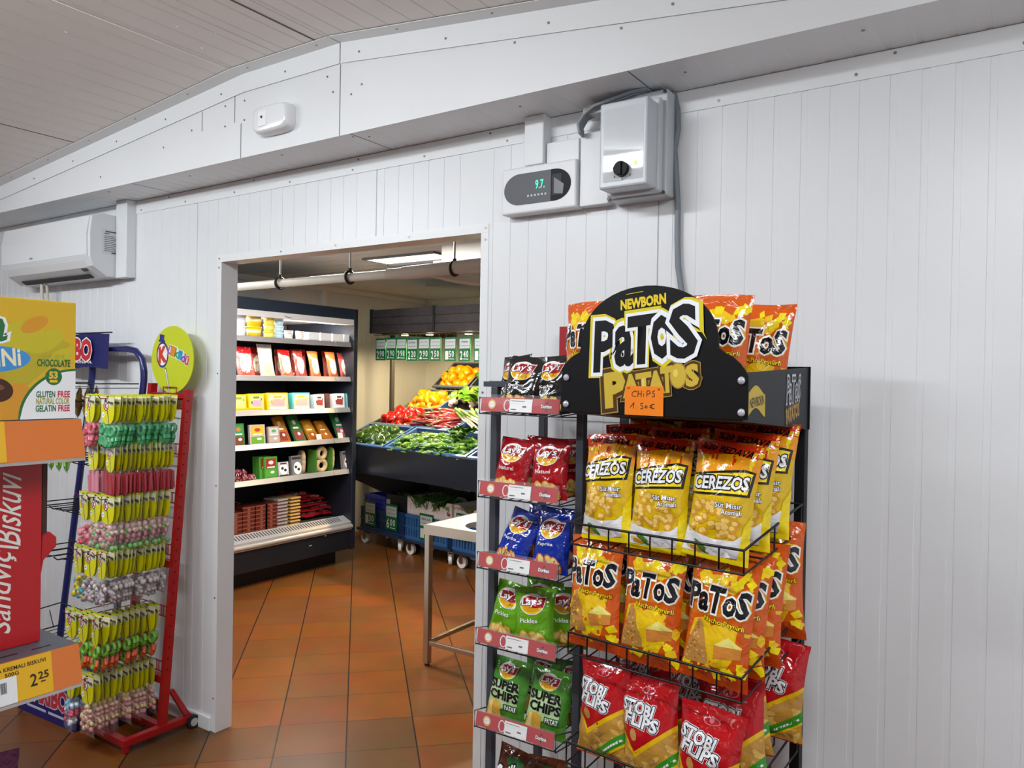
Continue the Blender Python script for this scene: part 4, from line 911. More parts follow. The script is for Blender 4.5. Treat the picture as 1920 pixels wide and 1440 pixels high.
def ticket(z, y0, y1, big, small, label_w, nm, lab):
    tt = thing('price_ticket', lab, 'price ticket', (0, 0, 0))
    d = Vector((.011, 0, -.0615)); up = -d.normalized(); O = Vector((-1.2808, y0, z-.0005)); ex = Vector((0, 1, 0)); n = ex.cross(up)
    a = Art(); a.rect(0, y1-y0, -.0615, 0, 0, 1); q = MB(); a.flat(q, O, ex, up, 1, .0006); pb = q.obj('ticket_paper', YEL, tt, fix=False)
    a = Art()
    w = y1-y0
    a.text(small[0], w-.043, -.010, .068, .0058, 0, 3, .015); a.text(small[1], w-.058, -.0185, .019, .0055, 0, 3, .02)
    a.text(big[0], w-.028, -.036, .0095, .018, 0, 3, .015); a.text(big[1], w-.0135, -.032, .015, .011, 0, 3, .02); a.rect(w-.018, w-.011, -.0425, -.0405, 0, 3)
    q = MB(); a.flat(q, O, ex, up, 1, .0004); q.obj('ticket_text', KMAT, pb, fix=False)
    a = Art(); a.rect(-.01, label_w, -.0615, -.022, 0, 2)
    for i in range(8): a.rect(.001+.0011*i, .001+.0011*i+(.0007 if i % 3 else .0004), -.044, -.028, 1, 3)
    q = MB(); a.flat(q, O, ex, up, 1, .0006); q.obj('barcode_label', [LAB, mat('#3a3a40', .5)], pb, fix=False)
ticket(1.158, -1.605, -1.529, ('2', '25'), ('A KREMALI BISKUVI', '500G'), .024, '', 'yellow price ticket on the lower orange rail, with a barcode label')
q = MB(); a = Art(); a.rect(0, .06, -.0615, 0, 0, 1); a.flat(q, (-1.2808, -1.66, 1.5225), (0, 1, 0), (-.011, 0, .0615), 1, .0006)
tag(q.obj('price_ticket', YEL, fix=False), 'yellow price ticket on the upper orange rail at the picture edge', 'price ticket')
# yellow sweets carton
t = thing('sweets_carton', 'yellow chocolate almond carton on the upper foreground shelf', 'carton', (-1.291, -1.491, 1.5235))
q = MB(); q.box(-.16, 0, -.36, 0, 0, .187); bd = q.obj('carton_body', mat('#d6ae14', .3, 0, .4), t, .0015)
def cy(px): return (px-150)*.00079
def cz(py): return (780-py)*.00087
a = Art(); rd = random.Random(3)
a.poly([(-.36, 0.001), (cy(40), .001), (cy(55), .05), (cy(120), .1), (cy(140), .12), (cy(60), .15), (-.2, .13), (-.36, .1)], 0, 1)
for cxp, cyp, s, c in ((30, 640, .05, 1), (90, 640, .03, 1), (55, 690, .035, 0), (120, 665, .02, 1), (70, 610, .022, 9)): a.ell(cy(cxp), cz(cyp), s, s*.5, c, 2, 18, .5)
a.ell(-.118, .02, .06, .05, 9, 1)
# a green "a", blue oval, chocolate almond, white corner with the claims
a.text('a', cy(-2), cz(622), .036, .034, 2, 6, .02, 0, .15, (3, .045))
a.ell(cy(-6), cz(674), .055, .02, 4, 3, 30, R(3)); a.text('MiNi', cy(10), cz(671), .054, .025, 11, 6, .025, R(5))
a.ell(cy(4), cz(727), .023, .018, 5, 3, 24, R(-12)); a.ell(cy(2), cz(722), .012, .005, 6, 4, 14, R(-5))
a.poly([(cy(42), .0005)]+[(cy(150-108*math.cos(R(u))), cz(778-90*math.sin(R(u)))) for u in range(8, 91, 6)]+[(cy(150)-.0003, cz(688)), (cy(150)-.0003, .0005)], 2, 3)
a.poly([(cy(45), .0005)]+[(cy(150.5-104*math.cos(R(u))), cz(781-89*math.sin(R(u)))) for u in range(8, 91, 6)]+[(cy(150)-.0003, cz(692)), (cy(150)-.0003, .0005)], 3, 4)
a.ell(cy(107), cz(703), .0125, .0135, 2, 5, 26); a.text('53', cy(106), cz(700), .012, .0105, 10, 7, .05); a.rect(cy(99), cy(114), cz(713.5), cz(709), 10, 7)
a.text('with dark', cy(106), cz(665), .036, .007, 7, 4, .0, 0, .3); a.text('CHOCOLATE', cy(107), cz(678), .05, .011, 2, 5, .03)
for s, x, w, y, c in (('GLUTEN', 92, .028, 735, 2), ('FREE', 127, .0185, 735, 8), ('NATURAL COLOR', 106, .05, 747.5, 7), ('GELATIN', 92.5, .03, 760.5, 2), ('FREE', 127.5, .0175, 760.5, 8)): a.text(s, cy(x), cz(y), w, .0095, c, 6, .03)
q = MB(); a.flat(q, (.0003, 0, 0), (0, 1, 0), (0, 0, 1), 1, .00015, lim=(-.359, -.0004, .0005, .186))
q.obj('carton_print', [mat('#b9a813', .3, 0, .4), mat('#c6b818', .3, 0, .4), mat('#1f6a34', .35, 0, .3), mat('#eceef0', .35, 0, .3), mat('#3f8fd0', .35), mat('#45200f', .3), mat('#7a4a30', .3), mat('#a8a03c', .4), mat('#c8243a', .4), mat('#d49416', .3, 0, .4), mat('#e0c23a', .4), mat('#efe6c4', .4)], bd, fix=False)
# red biscuit carton
t = thing('biscuit_carton', 'red biscuit carton with white script on the lower foreground shelf', 'carton', (-1.34, -1.517, 1.1585))
RC = mat('#b5141a', .35, 0, .2)
q = MB(); q.box(-.24, 0, -.3, 0, 0, .3); bd = q.obj('carton_body', RC, t, .001)
q = MB(); q.box(-.2, -.0, .0005, .008, .175, .3); q.obj('cut_edge', mat('#3a221c', .6), t)
q = MB(); q.prism([(.001, .1), (.006, .13), (.018, .142), (.026, .15), (.026, .165), (.016, .175), (.003, .178)], -.06, -.004, 0, 'x'); q.obj('tear_tab', RC, t, .002)
a = Art(); a.text('Sandviç', -.058, .093, .128, .04, 0, 2, .006, R(90), .45); a.text('Bisküvi', -.052, .224, .108, .04, 0, 2, .006, R(90), .45); a.line((-.035, .158), (-.078, .17), .004, 0, 2)
q = MB(); a.flat(q, (.0004, 0, 0), (0, 1, 0), (0, 0, 1), 1, .0003, lim=(-.299, 0, 0, .299)); q.obj('carton_print', mat('#e2ddd6', .4), bd, fix=False)
# purple fringed item just peeping in at the bottom corner
PUR = bag_mesh('purple_bag', .16, .262, .07, Art(), [mat('#4a1234', .8, 0, 0, 1., 90), mat('#4a1234', .8)], 3)
inst('purple_pack', PUR, 'dark purple pack on the shelf below, only its top corner in view', 'pack', (-1.33, -1.628, .735), (R(-6), 0, R(80)))
# ================================================================ the cold room: chilled cabinet
NAVY = mat('#181d26', .4); NAVY2 = mat('#14161b', .45); INNER = mat('#3c3a3c', .5); INW = mat('#cfc8c4', .45)
CY0, CY1, CXF, CXB = .45, 2.64, -4.8, -5.72
t = thing('chilled_cabinet', 'tall open chilled cabinet with dark blue header along the left wall', 'refrigerated cabinet', (0, 0, 0))
q = MB(); q.box(CXB, -4.93, CY0+.02, CY1-.1, 0, .14); q.obj('plinth', NAVY2, t)
q = MB(); q.box(CXB, CXF, CY0+.045, CY1-.045, .13, .3); q.obj('base_panel', NAVY2, t, .004)
q = MB(); q.box(CXF-.004, CXF+.002, 2.13, 2.16, .225, .232); q.cyl((CXF, 2.3, .285), (CXF+.006, 2.3, .285), .008, 10); q.obj('badge', mat('#c9c4bc', .3, .6), t)
q = MB(); q.box(CXB, -5.66, CY0+.045, CY1-.045, .3, 2.05)
for k in range(4): q.box(-5.66, -5.645, CY0+.045+.7*k, CY0+.065+.7*k, .3, 2.05, 1)
for i in range(9):
    for j in range(40):
        z = .45+.17*i; y = CY0+.08+.052*j
        if y < CY1-.06: q.box(-5.66, -5.6588, y, y+.012, z, z+.006, 1)
q.obj('back_panel', [INNER, mat('#141416', .6)], t)
for y0, y1, nm in ((CY0, CY0+.045, 'end_panel'), (CY1-.045, CY1, 'end_panel')):
    q = MB(); q.prism([(CXB, .12), (CXF, .12), (CXF, 2.165), (CXB, 2.165)], y0, y1, 0, 'y'); q.obj(nm, NAVY, t, .004)
q = MB(); q.box(-4.86, CXF, CY0+.045, CY1-.045, 2.075, 2.165); q.box(CXB, -4.86, CY0+.045, CY1-.045, 2.13, 2.165); q.obj('header_panel', mat('#1c2531', .35), t, .003)
q = MB(); q.box(-4.9, CXF-.004, CY0+.046, CY1-.046, 2.03, 2.075); q.box(CXB+.05, -4.9, CY0+.046, CY1-.046, 2.055, 2.075); q.obj('canopy_lining', INW, t)
q = MB(); q.tube([(CXF-.002, 1.86, 2.065), (CXF+.012, 1.86, 2.055), (CXF+.012, 1.9, 2.045), (CXF-.002, 1.93, 2.055)], .005, 6); q.obj('blind_handle', INW, t)
q = MB(); q.box(-4.98, -4.93, CY0+.1, CY1-.1, 2.036, 2.05); q.obj('lamp_strip', mat('#fff4e6', .4, emis=9), t)
q = MB(); q.hexa([(CXF-.1, CY0+.045, .375), (CXF-.01, CY0+.045, .33), (CXF-.01, CY1-.045, .33), (CXF-.1, CY1-.045, .375), (CXF-.1, CY0+.045, .4), (CXF+.0, CY0+.045, .355), (CXF+.0, CY1-.045, .355), (CXF-.1, CY1-.045, .4)])
ar = q.obj('air_return', mat('#c8c2bc', .35, .4), t)
q = MB()
for j in range(75):
    y = CY0+.09+.0265*j
    if y < CY1-.1: q.hexa([(CXF-.085, y, .3945), (CXF-.03, y, .3697), (CXF-.03, y+.009, .3697), (CXF-.085, y+.009, .3945), (CXF-.085, y, .3952), (CXF-.03, y, .3704), (CXF-.03, y+.009, .3704), (CXF-.085, y+.009, .3952)])
q.obj('grille_slots', mat('#3a3634', .6), ar)
q = MB(); q.tube([(CXF+.006, CY0+.05, .322), (CXF+.006, CY1-.05, .322)], .02, 12); q.box(CXF-.02, CXF+.01, CY0+.05, CY1-.05, .295, .305); q.obj('bumper_rail', mat('#cdc5bd', .3, .5), t)
q = MB(); q.box(-5.645, CXF-.1, CY0+.046, CY1-.046, .36, .375); q.obj('deck', INNER, t)
SX = -4.828
SHZ = [1.865, 1.572, 1.311, 1.056, .788]
for z in SHZ:
    q = MB(); q.box(-5.655, SX-.012, CY0+.05, CY1-.05, z-.006, z+.006); q.obj('shelf', mat('#6a6668', .45, .3), t)
    for y0, y1 in ((CY0+.05, 2.415), (2.42, CY1-.05)):
        q = MB(); q.hexa([(SX-.012, y0, z-.022), (SX+.006, y0, z-.022), (SX+.006, y1, z-.022), (SX-.012, y1, z-.022), (SX-.016, y0, z+.018), (SX-.008, y0, z+.018), (SX-.008, y1, z+.018), (SX-.016, y1, z+.018)]); q.obj('shelf_rail', mat('#bdb9b8', .3, .6), t, .002)
for k, (z, p) in enumerate(((1.838, 3), (1.545, 1.2))):
    area('cabinet_tube_light', (SX-.03, 1.55, z-.03), .02, 2.0, p*3, (1, .92, .86))
area('cabinet_canopy_light', (-4.955, 1.55, 2.03), .05, 1.9, 75, (1, .93, .86), (0, R(22), 0))
# ---- goods in it. everything faces +X; y runs along the shelf
FX = SX-.02
def packm(w, h, d, mats, art=None, bev=.004, taper=0.):
    q = MB(); e = taper
    q.hexa([(-d, -w/2+e, 0), (0, -w/2+e, 0), (0, w/2-e, 0), (-d, w/2-e, 0), (-d, -w/2, h), (0, -w/2, h), (0, w/2, h), (-d, w/2, h)])
    if art: art.flat(q, (0.0006, 0, 0), (0, 1, 0), (0, 0, 1), 1, .0004)
    return q.mesh('pack_mesh', mats, fix=False)
def tubm(r, h, mats, lid=.006):
    q = MB(); q.lathe([(r*.86, 0), (r*.98, h-lid-.004)], 20, 0); q.lathe([(r*1.04, h-lid-.003), (r*1.04, h), (1e-5, h)], 20, 1); q.lathe([(r*.885, h*.2), (r*.96, h*.72)], 20, 2); return q.mesh('tub_mesh', mats, fix=False)
def on(me, nm, lab, cat, x, y, z, rz=0, lean=0, grp=None, roll=0): return inst(nm, me, lab, cat, (x, y, z), (R(roll), R(-lean), R(rz)), grp)
z0 = SHZ[0]+.007
YT = [plastic(c) for c in ('#e9bf14', '#f0d028', '#f4e7b0')]; WT = [plastic(c) for c in ('#e9e6e2', '#f4f2ee', '#c8cdd4')]; BT = [plastic(c) for c in ('#b9d8ea', '#e8eef2', '#6aa8d0')]
def pxy(px, x=FX): # y on the shelf front for a picture column
    k = (px-960)/1457; import_c = Vector((math.cos(.59055), math.sin(.59055), 0)); f_ = Vector((-math.sin(.59055), math.cos(.59055), 0)); d = f_+import_c*k; return d.y*(x/d.x)-2.144
tw, ty, tb_ = tubm(.055, .078, WT), tubm(.056, .085, YT), tubm(.04, .052, BT)
for i in range(2): on(tw, 'cream_tub', ['white cream tub below another at the left end of the top cabinet shelf', 'white cream tub stacked on another at the left end of the top cabinet shelf'][i], 'tub', FX-.06, pxy(455), z0+.079*i)
for i in range(2): on(ty, 'cream_tub', ['lower yellow tub of the leftmost yellow stack on the top cabinet shelf', 'upper yellow tub of the leftmost yellow stack on the top cabinet shelf'][i], 'tub', FX-.06, pxy(484), z0+.086*i)
yt2 = tubm(.042, .056, [plastic(c) for c in ('#ecd76a', '#f2d43a', '#f4ecd0')])
for i in range(3): on(yt2, 'cream_tub', 'pale yellow tub in the narrow stack beside the yellow tubs', 'tub', FX-.05, pxy(511), z0+.057*i, grp='pale yellow tubs in one stack')
for i in range(3): on(tb_, 'cream_tub', 'pale blue tub in the stack right of the yellow tubs', 'tub', FX-.05, pxy(528), z0+.053*i, grp='pale blue tubs in one stack')
jar = tubm(.034, .075, [plastic(c) for c in ('#efe6dc', '#e8ded8', '#c87a6a')])
for i, px in enumerate((546, 567)): on(jar, 'spread_jar', ['small cream jar with a pinkish label beside the pale blue tubs', 'small cream jar with a pinkish label next to the white boxes'][i], 'jar', FX-.04, pxy(px), z0)
bxw = packm(.115, .075, .12, [paper('#f2eeea'), paper('#d9d4d0')], Art().rect(-.05, .05, .01, .02, 1, 1))
for i, px in enumerate((589, 612, 634, 655)): on(bxw, 'cheese_box', ['white cheese box first in the row after the jars', 'white cheese box second in the row after the jars', 'white cheese box third in the row after the jars', 'white cheese box at the right end of the top cabinet shelf'][i], 'box', FX-.01, pxy(px), z0)
# second shelf: sausage and cheese bags leaning back
def pouch2(w, h, top, body, acc, seed):
    rd = random.Random(seed); a = Art().rect(-.5, .5, h/w*.76, h/w, 3, 1); a.ell(0, h/w*.42, .36, h/w*.3, 2, 1)
    for k in range(9): a.ell(rd.uniform(-.28, .28), h/w*rd.uniform(.18, .6), .07, .05, 4 if k % 2 else 5, 2, 9)
    return bag_mesh('deli_bag', w, h, .035, a, [mat(body, .25, 0, .5, .3, 40), mat('#b9a9a0', .4), ink(acc), ink(top), ink('#e8cf9a'), ink('#fbf4e2')], seed, nu=8, nv=10)
P1 = pouch2(.17, .235, '#a3141a', '#c8584a', '#f2e6c8', 1); P2 = pouch2(.14, .26, '#d8d6d2', '#d8c0a0', '#f0dc80', 2); P3 = pouch2(.135, .225, '#b01418', '#d07050', '#f4e8c0', 3); P4 = pouch2(.125, .225, '#d8743a', '#cf6a30', '#f6ead0', 4); P5 = pouch2(.115, .22, '#8a3028', '#b85048', '#f6ecd8', 5)
z1 = SHZ[1]+.007
for P, px, lab, rz in ((P1, 470, 'plump red topped deli bag at the left of the second cabinet shelf', 4), (P2, 511, 'tall clear deli bag with a white top on the second cabinet shelf', 0), (P3, 547, 'red topped deli bag leaning right of the tall clear one', 6), (P5, 573, 'narrow pale deli bag between the red and orange ones', 8), (P4, 601, 'orange edged deli bag leaning on the second cabinet shelf', 8), (P4, 634, 'second orange edged deli bag towards the right of that shelf', 8), (P5, 655, 'narrow deli bag at the right end of the second cabinet shelf', 8)):
    inst('deli_bag', P, lab, 'deli bag', (FX-.05, pxy(px), z1), (R(-14), 0, R(90+rz)))
for i, px in enumerate((485, 527, 562, 590, 620)): inst('deli_bag', P5 if i % 2 else P1, 'dark red deli bag standing in the back row of the second cabinet shelf', 'deli bag', (FX-.17, pxy(px, FX-.17), z1), (R(-8), 0, R(92)), 'deli bags in the back row of the second cabinet shelf')
# third shelf: flat sliced meat packs
def slice_pack(w, h, base, pan, pink, bar): 
    return packm(w, h, .05, [mat(base, .3, 0, .3), paper(pan), mat(pink, .3), paper(bar), paper('#f0f0ec')], Art().rect(-w*.43, w*.43, h*.08, h*.9, 1, 1).poly([(-w*.34, h*.3), (w*.3, h*.26), (w*.34, h*.62), (-w*.2, h*.66)], 2, 2).rect(-w*.2, w*.2, h*.72, h*.84, 3, 2).rect(-w*.4, w*.4, h*.1, h*.2, 4, 2).ell(-w*.3, h*.5, w*.06, h*.09, 3, 3, 10).ell(w*.32, h*.68, w*.05, h*.08, 3, 3, 10))
z2 = SHZ[2]+.007
SL = [(452, slice_pack(.13, .13, '#d8c018', '#b8bc5a', '#c8c478', '#7a8a3a'), 'yellow green sliced meat pack at the left end of the third cabinet shelf'), (485, slice_pack(.14, .135, '#e2c010', '#b8bc6a', '#d890a0', '#6a6a30'), 'yellow pack with a pink patch beside the leftmost one on the third cabinet shelf'), (525, slice_pack(.2, .14, '#ecc40c', '#e8b8a4', '#e09a94', '#c8a020'), 'wide yellow framed sliced meat pack on the third cabinet shelf'), (569, slice_pack(.18, .14, '#58b8b4', '#dcc0b0', '#e4b0a0', '#e4c020'), 'wide turquoise framed sliced meat pack on the third cabinet shelf'), (603, slice_pack(.105, .125, '#e8e4e0', '#d8d2cc', '#a84038', '#5a2028'), 'white pack with a dark red top right of the turquoise one'), (640, slice_pack(.12, .13, '#e6e2de', '#dad4ce', '#a03c38', '#701c20'), 'white pack with a red top near the right of the third cabinet shelf'), (658, slice_pack(.06, .13, '#4ab0b0', '#e0c8b8', '#e4b0a0', '#e4c020'), 'narrow turquoise pack at the right end of the third cabinet shelf')]
for px, me, lab in SL: on(me, 'sliced_meat_pack', lab, 'meat pack', FX-.015, pxy(px), z2, 0, 6)
dk = packm(.07, .13, .02, [mat('#5a2a1c', .4)])
for i in range(4): on(dk, 'jerky_pack', 'thin dark brown pack filed between the two white packs', 'meat pack', FX-.03-.028*i, pxy(621)-.0, z2, 20, 6, 'thin brown packs on the third cabinet shelf')
yb = packm(.24, .028, .1, [plastic('#d8b010')]); on(yb, 'pack_tray', 'low yellow tray under the packs at the left of the third cabinet shelf', 'tray', FX+.003, pxy(468), z2)
# fourth shelf
def card_pack(w, h, base, mid, low, spot_, d=.02):
    return packm(w, h, d, [mat(base, .28, 0, .3), paper(mid), mat(low, .35), paper(spot_), paper('#eceae4')], Art().rect(-w*.4, w*.4, h*.48, h*.92, 1, 1).rect(-w*.42, w*.42, h*.08, h*.42, 2, 1).ell(0, h*.74, w*.2, h*.09, 3, 2, 12).ell(w*.1, h*.3, w*.16, h*.06, 4, 2, 10).rect(-w*.3, w*.3, h*.5, h*.56, 4, 2))
z3 = SHZ[3]+.007
C4 = [(453, card_pack(.1, .17, '#25783a', '#2f8a40', '#7c3c28', '#c8702c'), 3, 'green card sausage pack at the left of the fourth cabinet shelf'), (488, card_pack(.14, .155, '#c2b0a4', '#e0b020', '#6aa030', '#b03828'), 2, 'clear sausage pack with a yellow label on the fourth cabinet shelf'), (519, card_pack(.11, .135, '#a89288', '#c8bdb4', '#b8a094', '#4c9a58'), 4, 'clear sausage pack with a green and white label on the fourth cabinet shelf')]
for px, me, ln, lab in C4: on(me, 'sausage_pack', lab, 'meat pack', FX-.015, pxy(px), z3, 0, ln+4)
LP = [(542, card_pack(.085, .23, '#b87420', '#a86a20', '#8c2c24', '#d8b040'), 'long amber sausage pack leaning far back on the fourth cabinet shelf', 30), (571, card_pack(.09, .24, '#2a7038', '#2a7038', '#8c3430', '#d0d8c8'), 'long green sausage pack leaning far back on the fourth cabinet shelf', 32), (597, card_pack(.09, .21, '#b8801c', '#c08a24', '#a85a20', '#d8a030'), 'amber snack pack slumped behind a white price card', 40), (622, card_pack(.09, .2, '#b06a18', '#b87420', '#b86a24', '#e0a040'), 'amber snack pack slumped in the right half of the fourth cabinet shelf', 42), (650, card_pack(.1, .24, '#22703a', '#22703a', '#b05058', '#d0d8d8'), 'long green sausage pack at the right end of the fourth cabinet shelf', 28)]
for px, me, lab, ln in LP:
    on(me, 'sausage_pack', lab, 'meat pack', FX-.03, pxy(px), z3, 0, ln)
    for i in range(3): on(me, 'sausage_pack', lab.split(' pack')[0]+' pack filed behind the front one', 'meat pack', FX-.06-.03*i, pxy(px, FX-.06-.03*i)-.012, z3, 0, ln, 'sausage packs filed behind '+lab[:24])
pc = packm(.055, .055, .0012, [paper('#dcdad8')])
for i, px in enumerate((601, 641)): on(pc, 'price_card', ['blank white price card in front of the amber snack packs', 'blank white price card in front of the rightmost green pack'][i], 'price card', FX+.0, pxy(px), z3, 0, 16)
# fifth shelf
z4 = SHZ[4]+.007; rd = random.Random(9)
for k in range(9):
    q = MB(); n = 4
    y = pxy(446+7.5*(k % 6)); zz = z4+.02+(.05 if k > 5 else 0)
    for i in range(n): q.ball((-.02*i, .012*math.sin(i*2+k), .01*math.cos(i+k)), .02, 0, 9, 6, (1, 1.1, .95))
    q.tube([(.0, 0, .022), (.012, .005, .0), (.016, .0, -.022)], .0022, 5, 1); q.tube([(-.02, .01, .024), (.0, .012, .02), (.018, .016, -.015)], .0018, 5, 1)
    tag(q.obj('sausage_string', [mat('#7c2028', .4, 0, .3), mat('#d8b8b0', .5)], loc=(FX-.02-.02*(k % 2), y, zz)), 'netted dark red sausage in the heap at the left of the fifth cabinet shelf', 'sausage', 'netted sausages heaped on the fifth cabinet shelf')
gp = card_pack(.12, .17, '#4f9a34', '#9a2820', '#5aa03a', '#e0d8d0'); on(gp, 'sausage_pack', 'green card pack with a dark red band on the fifth cabinet shelf', 'meat pack', FX-.01, pxy(513), z4, 0, 4)
for i in range(3): on(gp, 'sausage_pack', 'dark green pack filed behind the red banded one', 'meat pack', FX-.04-.03*i, pxy(508), z4, 0, 4, 'packs filed behind the red banded green pack')
bw = packm(.1, .12, .03, [mat('#cdc8c2', .25, 0, .5), paper('#f0eee8'), mat('#3a3432', .3)], Art().ell(0, .065, .04, .045, 1, 1).ell(-.012, .07, .014, .012, 2, 2, 9).ell(.015, .055, .014, .012, 2, 2, 9).rect(-.045, .045, .008, .02, 2, 1).rect(-.03, .03, .1, .112, 2, 1))
bw2 = packm(.1, .16, .03, [mat('#8d8684', .2, .2, .5), paper('#f0eee8'), mat('#3a3432', .3)], Art().ell(.005, .06, .04, .05, 1, 1).ell(-.012, .07, .014, .012, 2, 2, 9).ell(.015, .05, .014, .012, 2, 2, 9).rect(-.045, .045, .13, .15, 2, 1))
for me, px, lab in ((bw, 538, 'small silver and white pack beside the red banded green one'), (bw2, 563, 'taller silver and white pack next to the small one'), (bw2, 657, 'silver pack at the right end of the fifth cabinet shelf')): on(me, 'sucuk_pack', lab, 'meat pack', FX-.015, pxy(px), z4, 0, 8)
def torus(R0, r0, m=0):
    q = MB(); q.tube([(0, R0*math.cos(2*math.pi*k/20), R0*math.sin(2*math.pi*k/20)) for k in range(20)]+[(0, R0, 0)], r0, 8, m, False); return q
ring = torus(.042, .02).mesh('ring_sausage_mesh', [mat('#c2a87c', .5)], fix=False)
for i, (px, dz, dx, rz) in enumerate(((612, .165, 0, 4), (612, .066, .0, -6), (583, .14, -.05, 70), (583, .1, -.05, 72), (583, .06, -.05, 68), (637, .15, -.05, 70), (637, .11, -.05, 72), (637, .07, -.05, 68))):
    tag(link('ring_sausage', ring, None, 0, (FX-.05+dx, pxy(px), z4+dz-.01), (0, 0, R(rz))), ['pale ring sausage seen whole, upper of the two', 'pale ring sausage seen whole, lower of the two', 'pale ring sausage on edge in the stack left of the whole ones', 'pale ring sausage on edge in the stack left of the whole ones', 'pale ring sausage on edge in the stack left of the whole ones', 'pale ring sausage on edge in the stack right of the whole ones', 'pale ring sausage on edge in the stack right of the whole ones', 'pale ring sausage on edge in the stack right of the whole ones'][i], 'sausage', None if i < 2 else 'ring sausages stacked on edge, '+('left' if i < 5 else 'right'))
gs = packm(.012, .19, .1, [mat('#4c7a2c', .4)])
for i, px in enumerate((597, 627)): on(gs, 'shelf_divider', ['green divider strip left of the whole ring sausages', 'green divider strip right of the whole ring sausages'][i], 'divider', FX-.01, pxy(px), z4)
# deck: stacks of trays and a heap of vacuum packs
DX = CXF-.12; zd = .376
tr = packm(.115, .03, .16, [mat('#5a2018', .35, 0, .3), mat('#8c4a34', .4)], Art().rect(-.055, .055, .022, .03, 1, 1).rect(-.012, .012, .002, .02, 1, 1), 0, .006)
trt = packm(.115, .03, .16, [mat('#6a2a1c', .35, 0, .3), mat('#8c4a34', .4)], Art().rect(-.055, .055, .022, .03, 1, 1), 0, .006)
for c, px in enumerate((446, 470, 494, 512)):
    n = 7 if c else 6
    for i in range(n):
        on(tr, 'meat_tray', 'flat brown meat tray in the %s of the four brown stacks on the cabinet deck' % ['leftmost', 'second', 'third', 'rightmost'][c], 'tray', DX-.0, pxy(px, DX), zd+.031*i, 0, 0, 'brown meat trays, %s stack' % ['leftmost', 'second', 'third', 'rightmost'][c])
gt = packm(.1, .012, .17, [mat('#b9b0aa', .3, .2, .3), mat('#5a5552', .4)], None); yt = packm(.1, .012, .17, [mat('#d8a860', .35, 0, .2)], None)
gl = packm(.085, .012, .15, [mat('#8e5a54', .4)]); yl2 = packm(.085, .012, .15, [mat('#6a4a2c', .4)])
for nm, A_, B_, px, wd_ in (('grey', gt, gl, 533, 'grey rimmed'), ('yellow', yt, yl2, 557, 'yellow rimmed')):
    for i in range(9):
        on(A_, 'sliced_pack', 'thin %s pack in the tall stack right of the brown meat trays' % wd_, 'meat pack', DX, pxy(px, DX)+.003*((i*7) % 3), zd+.0265*i+.013, 0, 0, '%s packs in one stack' % wd_)
        on(B_, 'sliced_meat', 'dark slices showing between the %s packs of the stack' % wd_, 'meat slices', DX-.008, pxy(px, DX), zd+.0265*i, 0, 0, 'slices between the %s packs' % wd_)
VP = [bag_mesh('vac_pack', .19, .12, .035, Art().ell(0, .3, .3, .14, 2, 1).rect(-.25, .25, .26, .34, 3, 2), [mat('#8c141c', .22, 0, .6, .5, 40), mat('#6a1018', .3), ink('#d8c8b8'), ink('#a01c20')], 21+i, nu=8, nv=8) for i in range(2)]
k = 0
for lay, (n, zz) in enumerate(((5, .0), (5, .045), (4, .09), (3, .135), (2, .17))):
    for i in range(n):
        px = 577+18*i+6*(lay % 2); y = pxy(px, DX)
        inst('vacuum_pack', VP[k % 2], 'dark red vacuum packed meat in the glossy heap at the right of the deck', 'meat pack', (DX-.13+.01*rd.uniform(-1, 1), y, zd+.03+zz), (R(-78+rd.uniform(-8, 8)), R(rd.uniform(-6, 6)), R(90+rd.uniform(-14, 14))), 'red vacuum packs heaped on the cabinet deck'); k += 1
for i in range(4): inst('vacuum_pack', VP[i % 2], 'dark vacuum packed meat lying at the back of the deck by the panel', 'meat pack', (DX-.42, 1.75+.15*i, zd+.1+.03*(i % 2)), (R(-70), 0, R(90+20*i)), 'dark packs at the back of the cabinet deck')
# ================================================================ the cold room: produce display
PD = Frame(-5.35, 3.22, 9.8)
BLKP = mat('#15181f', .4); PLANK = mat('#3d3a3d', .55, var=.25, vscale=14)
t = thing('produce_display', 'dark produce display rack with slanted tiers across the far corner', 'display rack', PD.at(0, 0), (0, 0, PD.rz))
S0, S1 = .27, 3.0
q = MB(); q.box(S0, S1, -.43, -.415, .76, 1.0); q.obj('front_panel', mat('#10141c', .3), t, .004)
q = MB(); q.hexa([(S0, -.4, .95), (S1, -.4, .95), (S1, .62, 1.4), (S0, .62, 1.4), (S0, -.4, .965), (S1, -.4, .965), (S1, .62, 1.415), (S0, .62, 1.415)]); q.obj('slanted_deck', BLKP, t)
q = MB(); q.box(S0, S1, .6, .98, 1.42, 1.44); q.obj('top_deck', BLKP, t)
for k in range(4):
    for a_, b_ in ((-.3, 1.05), (1.075, 3.0)):
        q = MB(); q.box(a_, b_, .5, .52, .1+.155*k, .245+.155*k); q.obj('back_plank', PLANK, t, .003)
for x in (1.05, 2.4): MB().box(x, x+.025, .485, .525, .05, .76).obj('plank_post', BLKP, t)
q = MB(); q.prism([(-.415, .95), (-.415, .74), (.98, .1), (.98, 1.44), (.6, 1.42)], S0-.015, S0, 0, 'x'); q.obj('side_panel', mat('#4a4a4c', .5), t)
MB().box(S0-.01, S0+.025, .155, .19, 1.25, 1.99).obj('upright', mat('#2c2a28', .45), t, .002)
MB().box(S0+1.0, S1, .985, .995, 1.46, 2.0).obj('mirror', mat('#a8a8a8', .08, 1.), t)
for x, w in ((.05, .1), (1.2, .1)): MB().box(x+.3, x+.3+w, .4, .5, 0, .76).obj('leg', BLKP, t)
